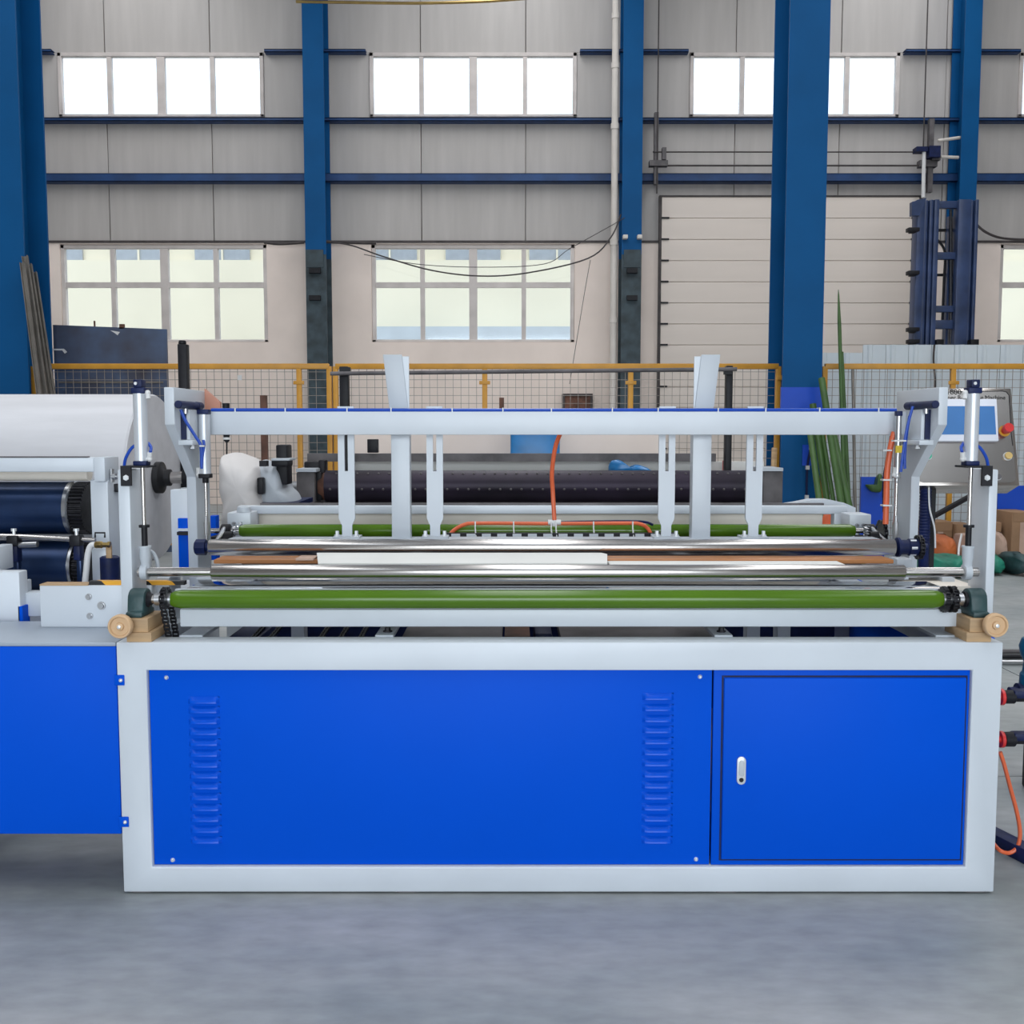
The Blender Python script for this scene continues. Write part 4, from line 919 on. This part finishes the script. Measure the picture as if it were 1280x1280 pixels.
for a, b, top in ((371, 394, 590), (953, 978, 589)):
    bl = build('bearing_housing', MB().pbox(a, top, b, 700, YM-.1, .25), 'iron', rm, bev=.01)
    build('housing_cap', MB().pbox(a-1, top-4, b+1, top, YM-.12, .28), 'white2', rm)
    build('machine_leg', MB().box(PX(a, YM, 640), YM-.1, 0, PX(b, YM, 640), YM+.15, PZ(700, YM)), 'iron', rm)
build('gear_case', MB().pbox(394, 590, 402, 626, YM-.06, .12).pbox(398, 575, 406, 600, YM, .1).pbox(380, 577, 400, 588, YM+.05, .1), 'black', rm, bev=.008)
build('tie_beam', MB().pbox(384, 567, 895, 577, YM+.35, .08), 'iron', rm)
build('white_cover_strip', MB().pbox(434, 577, 955, 590, YM+.45, .05), 'paper', rm)
build('machine_base', MB().box(PX(371, YM, 640), YM-.2, .0, PX(978, YM, 640), YM+.4, .12), 'iron', rm)
build('cover_panel', MB().box(PX(371, YM, 640), YM+.25, .12, PX(978, YM, 640), YM+.30, PZ(592, YM+.25)), 'iron', rm)
for px, w_, t_, b_ in ((431, 5.5, 458, 700), (910.5, 4, 457, 700)):
    build('black_upright', MB().pbox(px-w_, t_, px+w_, b_, YM+.2, .06), 'black', rm, bev=.005)
    build('upright_clamp', MB().pbox(px-w_-1, 459, px+w_+1, 468, YM+.17, .03), 'black', rm)
build('guide_rod', MB().cyl(W(413,467,YM+.16), W(921,461.5,YM+.16), .012, 12), 'iron', rm)
for a, b, c, d in ((459, 549, 472, 566), ):
    build('sensor_box', MB().pbox(a, b, c, d, YM+.3, .06), 'black', rm, bev=.004)
build('red_clamp', MB().pbox(905, 576, 914, 588, YM+.3, .05), 'red', rm)
# other uprights and boxes poking up behind the beam
tag(build('square_post', MB().box(W(222.5,470,5.9).x, 5.9, 0, W(233.5,470,5.9).x, 5.96, PZ(430,5.9)).lathe(W(228, 430, 5.93), 'z', [(0, .024), (.02, .02)], 10), 'black', bev=.004), 'black square post behind the left head of the rewinder', 'post')
tag(build('rusty_post', MB().box(W(325,500,6.4).x, 6.4, 0, W(332.5,500,6.4).x, 6.44, PZ(494, 6.4)), 'rust'), 'thin rusty square post beside the dust cover', 'post')
build('lubricator', MB().lathe(W(283.5, 553, 5.55), 'z', [(0, .006), (.008, .016), (.035, .016), (.04, .02), (PZ(504, 5.55)-PZ(553, 5.55), .02)], 12), 'black', cvm)
build('lubricator_ring', MB().lathe(W(283.5, 549.5, 5.55), 'z', [(0, .021), (.012, .021)], 12), 'zip', cvm)
build('lubricator_rod', MB().cyl(W(283.5, 640, 5.55), W(283.5, 552, 5.55), .004, 6), 'black', cvm)
tag(build('blue_crate', MB().box(W(638,560,7.2).x,7.2,0,W(700,560,7.2).x,7.65,PZ(530,7.2)), 'bluefilm', bev=.02), 'blue film-wrapped crate behind the studded roll', 'crate')
tag(build('white_board', MB().box(W(436,550,7.9).x, 7.9, 0, W(832,550,7.9).x, 7.93, PZ(531,7.9)), 'plaster'), 'long white board standing between the studded roll and the fence', 'board')
tag(blob('blue_rag', [(765,577),(777,576),(779,584),(790,587),(797,581),(812,586),(816,590),(800,592),(764,591)], 6.2, .13, 'bluefilm', None, 2, .004), 'crumpled blue rag lying on the panel edge behind the studded roll', 'rag')
tag(build('wood_offcut', MB().box(W(624,520,9).x,9,0,W(630,520,9).x,9.05,PZ(497,9)), 'rust'), 'thin brown post by a yellow fence post', 'post')
build('copper_bracket', MB().prism([(-1.158,PZ(486,3.9)),(-1.10,PZ(503,3.9)),(-1.10,PZ(512,3.9)),(-1.158,PZ(512,3.9))],'y',3.88,3.90),'copper',mach)

# ================================================================== FENCE
YF = 11.4; zrt = PZ(458, YF)
def fence(pxs, label, gr, endcaps=False):
    xs_ = [W(p, 500, YF).x for p in pxs]; a, b = xs_[0], xs_[-1]
    f = thing('fence_panel', label, 'fence', ((a+b)/2, YF, 0), gr)
    build('top_rail', MB().box(a, YF-.03, zrt-.03, b, YF+.03, zrt+.03), 'yellow', f, bev=.006)
    build('bottom_rail', MB().box(a, YF-.02, .12, b, YF+.02, .16), 'yellow', f)
    for x_ in xs_: build('post', MB().box(x_-.028, YF-.028, 0, x_+.028, YF+.028, zrt), 'yellow', f, bev=.006)
    m_ = MB(); step = .0865; n_ = int((b-a)/step); r = .0024
    for k in range(1, n_): m_.box(a+k*step-r, YF-.008, .14, a+k*step+r, YF-.002, zrt-.03)
    k = 1
    while .14+k*step < zrt-.04: m_.box(a, YF-.014, .14+k*step-r, b, YF-.008, .14+k*step+r); k += 1
    w_ = build('wire_mesh', m_, 'wire', f); w_['kind'] = 'stuff'
    for x_ in xs_[1:-1]: build('mesh_clip', MB().box(x_-.06, YF-.034, zrt-.20, x_+.06, YF-.028, zrt-.16), 'yellow', f, bev=.005)
    return f
fence((44, 374.5, 412), 'yellow framed mesh fence in front of the dark leaning steel plate', 'mesh fence runs')
fn0 = bpy.data.objects['fence_panel']
plabel(build('fence_tag', MB().pbox(297, 469, 302, 475, YF-.03, .012), 'zip', fn0), 'small white tag')
fnc = fence((420, 606, 788, 972), 'yellow framed mesh fence ending at the free-standing column before the door', 'mesh fence runs')
fence((1030, 1190, 1330), 'yellow framed mesh fence in front of the pale sheet screen', 'mesh fence runs')
build('hinge', MB().pbox(972, 469, 980, 475, YF-.05, .06), 'yellow', fnc, bev=.005)

# ---- dark steel plate leaning on the fence from behind
YPt = 11.75
q = [W(66, 406, YPt), W(208, 411.5, YPt)]
pl_ = thing('steel_plate', 'big stained dark blue steel plate standing behind the fence', 'plate', ((q[0].x+q[1].x)/2, YPt, 0))
build('plate_sheet', MB().prism([(q[0].x, 0), (q[1].x, 0), (q[1].x, q[1].z), (q[0].x, q[0].z)], 'y', YPt, YPt+.03), 'dirtyplate', pl_)
build('plate_crack_strip', MB().box(q[0].x+.05, YPt-.012, PZ(479, YPt), q[1].x-.05, YPt, PZ(476.5, YPt)), 'profile', pl_)
build('plate_lug', MB().pbox(149, 405, 155, 411, YPt, .03), 'rust', pl_); build('plate_lug', MB().pbox(117, 401, 118.5, 408, YPt, .02), 'rust', pl_)
# white paint marks on the plate
for pts in ([(138,413),(150,415),(147,419),(143,416)], [(66,436),(80,436),(84,440),(81,442),(78,438),(66,438)]):
    build('paint_mark', MB().prism([(W(a,b,YPt).x, W(a,b,YPt).z) for a, b in pts], 'y', YPt-.004, YPt), 'zip', pl_)
# ---- profile bars leaning against the left column
for k, (pa, pb, w_) in enumerate((((28, 328), (50, 500), .05), ((31, 320), (57, 500), .06), ((37, 330), (63, 500), .045), ((44, 340), (64, 470), .03))):
    Yb = 10.55 + k*.09
    A = W(*pa, Yb+.30); B = W(*pb, Yb); d = B-A; B2 = A + d*((A.z-.02)/(A.z-B.z))
    m_ = MB(); t_ = d.normalized(); u = Vector((1,0,0)); u = (u-t_*u.dot(t_)).normalized(); v_ = t_.cross(u)
    cs = [(-w_/2, -.015), (w_/2, -.015), (w_/2, .015), (w_/2-.008, .015), (w_/2-.008, -.007), (-w_/2+.008, -.007), (-w_/2+.008, .015), (-w_/2, .015)]
    vv = [A+u*a+v_*b for a, b in cs] + [B2+u*a+v_*b for a, b in cs]; n_ = len(cs)
    m_.add(vv, [tuple(range(n_)), tuple(range(2*n_-1, n_-1, -1))] + [(i, i+n_, (i+1) % n_+n_, (i+1) % n_) for i in range(n_)])
    tag(build('profile_bar', m_, 'profile'), ('second widest grey channel bar leaning on the thick left column', 'tallest and widest grey channel bar leaning on the thick left column', 'middling grey channel bar leaning next to the tallest one on the thick left column', 'shortest and narrowest grey channel bar leaning on the thick left column')[k], 'metal bar', 'bars leaning on the left column')

# ---- pale sheet screen behind the right fence
YSH = 12.6
ss = thing('sheet_screen', 'pale grey corrugated sheet screen standing behind the right fence', 'screen', (W(1150,500,YSH).x, YSH, 0))
px = 1020
while px < 1330:
    top = 441 if px < 1075 else 431
    a, b = W(px, 500, YSH).x, W(px+28.5, 500, YSH).x
    z1 = PZ(top, YSH)
    m_ = MB().box(a+.004, YSH, 0, b-.004, YSH+.02, z1)
    m_.prism([(a+.05, YSH), (a+.065, YSH-.025), (a+.105, YSH-.025), (a+.12, YSH)], 'z', 0, z1)
    build('sheet_panel', m_, 'sheet', ss); px += 28.5
build('screen_rail', MB().box(W(1020,500,YSH).x, YSH+.02, .8, W(1330,500,YSH).x, YSH+.07, .86), 'iron', ss)
cable('loose_cable', [W(1168,431,YSH-.06), W(1167,450,YSH-.06), W(1169,480,YSH-.06), W(1166,500,YSH-.06)], .012, 'dark', 'thin black cable hanging over the pale sheet screen')

# ---- forklift mast beyond
YQ = 16.5
fm_ = thing('forklift_mast', 'dark blue forklift mast rising behind the pale sheet screen', 'forklift mast', (W(1182,430,YQ).x, YQ, 0))
def bar(pa, pb, y0, dep): build('mast_channel', MB().box(W(pa, 340, YQ).x, YQ+y0, 0, W(pb, 340, YQ).x, YQ+y0+dep, PZ(249, YQ)), 'forklift', fm_, bev=.012)
bar(1144.5, 1154, .0, .22); bar(1155, 1159.5, .05, .2); bar(1160.5, 1165, .02, .2); bar(1165.8, 1172, 0, .22)
bar(1196, 1212, 0, .22); bar(1213, 1216, .05, .2); bar(1216.8, 1221, 0, .22)
build('inner_channel', MB().pbox(1184, 270, 1187, 432, YQ+.2, .1).pbox(1190, 270, 1194, 432, YQ+.2, .1), 'forklift', fm_)
for a, b in ((251, 260), (315, 324), (382, 390), (400, 411)): build('mast_crossbar', MB().pbox(1168, a, 1200, b, YQ+.08, .1), 'forklift', fm_, bev=.01)
for a, b in ((286, 289), (342, 345)): build('mast_stay', MB().pbox(1168, a, 1198, b, YQ+.3, .05), 'black', fm_)
build('lift_chain', MB().cyl(W(1188.5,262,YQ+.15), W(1188.5,430,YQ+.15), .025, 8), 'chain', fm_)
build('hydraulic_hose', MB().tube(smoothpath([W(1172,300,YQ+.2), W(1181,315,YQ+.2), W(1180,350,YQ+.2), W(1178,400,YQ+.2)]), .02, 6), 'black', fm_)
build('mast_head_plate', MB().prism([(W(1137,260,YQ).x, PZ(271,YQ)), (W(1147,260,YQ).x, PZ(271,YQ)), (W(1155,250,YQ).x, PZ(249,YQ)), (W(1137,256,YQ).x, PZ(254,YQ))], 'y', YQ-.1, YQ), 'forklift', fm_)
for py in (287, 341, 412, 427):
    build('roller_bracket', MB().pbox(1136, py-3, 1150, py+2, YQ-.12, .14).pbox(1138, py+1, 1145, py+4, YQ-.1, .1), 'black', fm_, bev=.01)
build('tilt_bracket', MB().pbox(1214, 424, 1224, 432, YQ-.1, .14).pbox(1171, 424, 1180, 432, YQ-.05, .14), 'black', fm_, bev=.01)

# ---- green rollers and poles leaning beside the column
poles = [((1048, 362), (1056, 640), .016, 'greenpole', 'very tall thin green pole tapering to a spike beside the thick right column'),
         ((1052, 440), (1062, 640), .016, 'greenpole', 'green pole leaning on the fence right of the tall spiked pole'),
         ((1066, 462), (1069, 640), .013, 'profile', 'short grey-green pole standing right of the leaning green poles'),
         ((1027, 473), (1053, 640), .028, 'greenpole', 'tallest of the thick spare green rollers leaning beside the right column'),
         ((1016, 505), (1036, 640), .028, 'greenpole', 'spare green roller leaning between the thinnest roller and the one hugging the right column'),
         ((1023, 510), (1044, 640), .018, 'greenpole', 'thinnest of the spare green rollers leaning beside the right column'),
         ((1036, 520), (1062, 640), .034, 'greenpole', 'thickest of the spare green rollers, leaning next to the tall spiked pole'),
         ((1010, 520), (1026, 640), .026, 'greenpole', 'spare green roller leaning closest against the thick right column')]
for k, (pa, pb, r, m_, lb) in enumerate(poles):
    Ya = 10.55 + (.12 if k > 2 else .4) + (.2 if k == 1 else 0); Yb = Ya-.25-.07*(k % 4)
    A = W(*pa, Ya); B = W(*pb, Yb); d = B-A; E = A + d*((A.z-.01)/(A.z-B.z))
    pts = [A, A.lerp(E, .02), A.lerp(E, .12), E] if k == 0 else [A, E]
    rs = [.003, .008, r*1.2, r*1.5] if k == 0 else [r*1.25, r*1.25]
    tag(build('green_pole', MB().tube(pts, rs, 12), m_), lb, 'pole', 'spare green rollers leaning by the right column' if k > 2 else None)
tag(build('wood_strip', MB().cyl(W(968,560,10.8), Vector((W(962,640,10.6).x, 10.55, .02)), .03, 6), 'wood'), 'tan wooden strip leaning left of the thick right column', 'strip')

# ---- control console
YCn = 4.45
con = thing('control_console', 'stainless steel control console with touch screen on a corrugated conduit post', 'control panel', (W(1160,700,YCn).x, YCn, 0))
Pt = Vector((0, 0, 0))
def cface(u, v, off=0.0):
    """u,v in 0..1 on the sloping console face (v down), off = distance proud of it"""
    tl, trr = W(1150, 485, YCn+.10), W(1264, 485, YCn+.10); bl, br_ = W(1143, 607, YCn-.06), W(1275, 607, YCn-.06)
    p = tl.lerp(trr, u).lerp(bl.lerp(br_, u), v); n = (trr-tl).cross(bl-tl).normalized()
    if n.y > 0: n = -n
    return p + n*off
def cpoly(pts, o0, o1):
    n = len(pts); v = [cface(a, b, o0) for a, b in pts]+[cface(a, b, o1) for a, b in pts]
    return MB().add(v, [tuple(range(n)), tuple(range(2*n-1, n-1, -1))]+[(i, i+n, (i+1) % n+n, (i+1) % n) for i in range(n)])
def rnd(u0, v0, u1, v1, ru, rv):
    out = []
    for (cx, cy, a0) in ((u1-ru, v0+rv, -90), (u1-ru, v1-rv, 0), (u0+ru, v1-rv, 90), (u0+ru, v0+rv, 180)):
        for k in range(5): a = math.radians(a0+90*k/4); out.append((cx+ru*math.cos(a), cy+rv*math.sin(a)))
    return out
build('console_body', cpoly([(0,0),(1,0),(1,1),(0,1)], 0.0, -.12), 'stainless', con, bev=.006)
build('face_plate', cpoly(rnd(.03, .035, .965, .97, .06, .05), 0, .003), 'stainless', con)
def seamline(pts):
    m_ = MB(); m_.tube([cface(a, b, .0035) for a, b in pts], .0016, 5); return m_
build('face_trim', seamline([(.03, .05), (.9, .035), (.94, .045), (.965, .08), (.955, .5), (.96, .6)]), 'black', con)
def inv(px, py):
    u = (px-(1150-7*(py-485)/122))/((1264+11*(py-485)/122)-(1150-7*(py-485)/122)); return u, (py-485)/122.0
bz = build('screen_bezel', cpoly([inv(1170,501), inv(1243.5,501), inv(1246,554), inv(1168,554)], .003, .02), 'bezel', con, bev=.003)
plabel(build('touch_screen', cpoly([inv(1175,510.5), inv(1240.5,510.5), inv(1242.5,546), inv(1173,546)], .02, .0215), 'screen', bz), 'blue lit screen')
def pbtn(px, py, r, h, m_, ring):
    c = cface(*inv(px, py), 0); n = (cface(.5, .5, 1)-cface(.5, .5, 0)).normalized()
    o = build('push_button', MB().tube([c+n*.004, c+n*h*.6, c+n*h*.6, c+n*h], [r*.72, r*.72, r, r*.96], 18), m_, con)
    build('button_ring', MB().tube([c, c+n*.006], [r*1.2, r*1.2], 18), ring, con)
    return o
plabel(pbtn(1255, 540, .021, .05, 'red', 'yellow'), 'red emergency stop mushroom')
plabel(pbtn(1158.5, 571.5, .016, .018, 'btngreen', 'silver'), 'green push button')
plabel(pbtn(1259, 571.5, .016, .018, 'btnyellow', 'silver'), 'yellow push button')
pbtn(1247, 597, .012, .014, 'iron', 'silver')
def ctext(s_, px, py, h):
    cu = bpy.data.curves.new('lettering', 'FONT'); cu.body = s_; cu.size = h; cu.align_x = 'LEFT'; cu.extrude = .0006
    o_ = bpy.data.objects.new('lettering', cu); COL.objects.link(o_)
    dg = bpy.context.evaluated_depsgraph_get(); me = bpy.data.meshes.new_from_object(o_.evaluated_get(dg)); bpy.data.objects.remove(o_)
    c = cface(*inv(px, py), .004); ux = (cface(1,.05)-cface(0,.05)).normalized(); n = (cface(.5,.5,1)-cface(.5,.5,0)).normalized(); uy = n.cross(ux)
    for v in me.vertices: v.co = c + ux*v.co.x + uy*v.co.y + n*v.co.z
    m_ = MB().add([tuple(v.co) for v in me.vertices], [tuple(p.vertices) for p in me.polygons])
    return build('lettering', m_, 'ink', con)
ctext('1880mm', 1182.5, 493.5, .034); ctext('Paper Rewinding Machine', 1177, 500, .027)
# conduit post
xc_ = W(1156, 650, YCn).x; cpn = []
z_ = .9
pf = []
while z_ < PZ(606, YCn)-.01:
    pf += [(z_, .022), (z_+.006, .0255), (z_+.012, .022)]; z_ += .013
build('corrugated_conduit', MB().lathe((xc_, YCn, 0), 'z', [(0.05, .022)]+pf, 16), 'navyblue', con)
build('console_post', MB().box(W(1163,650,YCn).x, YCn, 0, W(1169,650,YCn).x, YCn+.03, PZ(600, YCn)), 'black', con)
build('console_foot', MB().box(xc_-.15, YCn-.15, 0, xc_+.2, YCn+.15, .03), 'black', con)
build('loose_wire', MB().tube(smoothpath([W(1161,606,YCn-.03), W(1162,635,YCn-.03), W(1168,660,YCn-.03), W(1169,685,YCn-.03)]), .004, 6), 'zip', con)

# ---- heap on the floor at the right
def carton(name, a, b, c, d, Y, dep, m_, label, cat='box', rot=0.0, z0=0.0):
    t_ = thing(name, label, cat, ((W(a,d,Y).x+W(c,d,Y).x)/2, Y, z0)); x0, x1 = W(a, d, Y).x, W(c, d, Y).x; z1 = PZ(b, Y)
    build('carton_body', MB().box(x0, Y, z0, x1, Y+dep, z1), m_, t_, bev=.015)
    build('carton_flap', MB().box(x0+.01, Y-.006, z1-.10, x1-.01, Y, z1-.005), m_, t_); build('carton_tape', MB().box((x0+x1)/2-.03, Y-.003, z0+.02, (x0+x1)/2+.03, Y, z1-.11), 'cardlight', t_)
    return t_
carton('cardboard_box', 1160, 652, 1191, 668, 11.0, .3, 'card', 'long brown cardboard box against the right fence, left of the console rod')
carton('cardboard_box', 1194, 655, 1216, 669, 10.95, .3, 'card', 'brown cardboard box against the right fence, next to the long one')
carton('cardboard_box', 1264, 640, 1292, 675, 10.75, .4, 'card', 'taller brown cardboard box in front of the blue plastic sheet')
carton('cardboard_box', 1238, 653, 1252, 670, 10.9, .25, 'card', 'small brown cardboard box beside the taller one')
def sack(outline, Y, dep, m_, label, seed, cat='sack', name='sack'):
    o = blob(name, outline, Y, dep, m_, None, seed, .035); dz_ = wloc(o).z; o.location.z -= dz_; ROOT[o.name] = wloc(o)-Vector((0, 0, dz_))
    return tag(o, label, cat)
gs = sack([(1165,690),(1180,688),(1196,690),(1212,689),(1220,696),(1222,708),(1212,714),(1190,715),(1168,714),(1160,706)], 9.55, .6, 'tarp', 'green woven sack lying on the floor left of the right lift rod', 3)
build('tie_string', MB().tube(smoothpath([W(1198,694,9.5), W(1199,682,9.6), W(1202,668,9.8)]), .010, 5), 'zip', gs)
sack([(1240,690),(1252,687),(1262,693),(1264,703),(1258,711),(1242,712),(1230,708),(1232,696)], 9.75, .5, 'tarp', 'green woven sack lying on the floor right of the right lift post', 6)
sack([(1164,673),(1182,670),(1196,672),(1202,680),(1202,700),(1190,708),(1166,708)], 10.3, .5, 'orangesack', 'orange sack lying behind the green sack', 9)
sack([(1212,672),(1222,667),(1232,669),(1241,680),(1240,700),(1224,708),(1210,704)], 10.25, .5, 'cardlight', 'pale pink sack leaning behind the right lift rod', 12)
sack([(1246,666),(1255,664),(1262,670),(1264,690),(1258,704),(1244,704)], 10.35, .4, 'cardlight', 'pale pink sack beside the taller cardboard box', 14)
sack([(1274,682),(1284,677),(1296,682),(1298,696),(1284,704),(1274,700)], 9.7, .5, 'pillow', 'dark grey-green bundle below the taller cardboard box', 15, 'bundle', 'bundle')
tag(build('blue_plastic_board', MB().box(W(1245,640,11.25).x, 11.22, 0, W(1300,640,11.25).x, 11.26, PZ(607,11.25)), 'bluebin'), 'bright blue plastic board standing before the right fence', 'board')
tag(build('blue_plastic_board', MB().box(W(1075,620,11.25).x, 11.22, 0, W(1106,620,11.25).x, 11.26, PZ(596,11.25)), 'bluebin'), 'bright blue plastic board behind the red hose of the rewinder', 'board')
tag(blob('green_ribbon', [(1084,606),(1095,607),(1099,594),(1104,594),(1104,612),(1100,616),(1090,614)], 11.12, .10, 'greenpole', None, 4, .004), 'crumpled green strap hanging on the blue board behind the red hose', 'strap')
tag(build('dark_strut', MB().cyl(W(1164,647,10.6), W(1226,613,11.2), .03, 8), 'black'), 'dark diagonal strut leaning behind the console post', 'strut')

# ---- right edge: pump motor, valves, hose and floor pipes
YV2 = 3.25
vv_ = thing('valve_set', 'black ball valves with red handles on the right side of the rewinder', 'valve', (XR+.05, YV2, .35))
for py, r in ((871, .022), (924, .024)):
    p = W(1261, py, YV2); x0 = XR+.03
    build('valve_neck', MB().cyl((x0, YV2, p.z), (p.x, YV2, p.z), .012, 12), 'red', vv_)
    build('valve_ball', MB().lathe((p.x-.02, YV2, p.z), 'x', [(0, .012), (.004, r), (.035, r), (.04, .016), (.12, .016)], 18), 'black', vv_)
    build('valve_body', MB().box(p.x+.01, YV2-.02, p.z-.002, p.x+.1, YV2+.02, p.z+.024), 'navyblue', vv_, bev=.006)
    build('valve_washer', MB().lathe((p.x-.03, YV2, p.z), 'x', [(0, .027), (.01, .027)], 18), 'red', vv_)
    build('valve_plate', MB().box(XR+.021, YV2-.03, p.z-.05, XR+.03, YV2+.03, p.z+.045), 'zip', vv_, bev=.004)
hs = [W(1250, 940, YV2), W(1255, 955, YV2), W(1263, 985, YV2), W(1271, 1015, YV2), W(1275, 1040, YV2), W(1272, 1058, YV2), W(1262, 1066, YV2), W(1250, 1063, YV2), W(1240, 1052, YV2+.05)]
tag(build('orange_hose', MB().tube(smoothpath(hs), .0065, 10), 'orange'), 'orange air hose looping down beside the right end of the rewinder', 'hose')
mo = thing('pump_motor', 'teal blue pump motor standing right of the rewinder', 'motor', W(1285, 850, 3.9))
p = W(1292, 830, 3.9)
build('motor_body', MB().lathe(p-Vector((0,0,.09)), 'z', [(0, .05), (.05, .048), (.06, .04), (.1, .036), (.13, .05), (.16, .055), (.19, .045), (.2, .02)], 20), 'motor', mo)
build('motor_flange', MB().lathe(p-Vector((.09,0,.11)), 'x', [(0, .02), (.03, .02), (.03, .035), (.1, .04)], 14), 'navyblue', mo)
build('motor_stand', MB().box(p.x-.005, 3.85, 0, p.x+.08, 3.95, p.z-.09), 'black', mo, bev=.01)
for k, py in enumerate((812, 817, 823)):
    Yp = 6.93-.15*k; x0 = 2.2
    tag(build('floor_pipe', MB().cyl((x0, Yp-.6, .018), (5.6, Yp-.6, .018), .014, 10), ('iron', 'black', 'steel')[k]), ('dull grey iron', 'black', 'shiny steel')[k]+' pipe lying on the floor beyond the pump motor', 'pipe')
tag(build('blue_floor_bar', MB().add(*(lambda A, B: ([A+Vector((-.03,0,0)), A+Vector((.03,0,0)), A+Vector((.03,0,.05)), A+Vector((-.03,0,.05)), B+Vector((-.03,0,0)), B+Vector((.03,0,0)), B+Vector((.03,0,.05)), B+Vector((-.03,0,.05))], [(0,1,2,3),(7,6,5,4),(0,4,5,1),(1,5,6,2),(2,6,7,3),(3,7,4,0)]))(Vector((1.75,3.0,.0)), Vector((1.52,3.75,.0)))), 'navyblue', bev=.004), 'dark blue steel bar lying on the floor beside the right end of the rewinder', 'bar')
tag(build('hose_clamp', MB().lathe(W(1284, 1014, 3.4), 'x', [(0, .014), (.02, .02), (.06, .02), (.08, .012)], 12), 'steel'), 'small metal coupling by the orange hose loop', 'coupling')
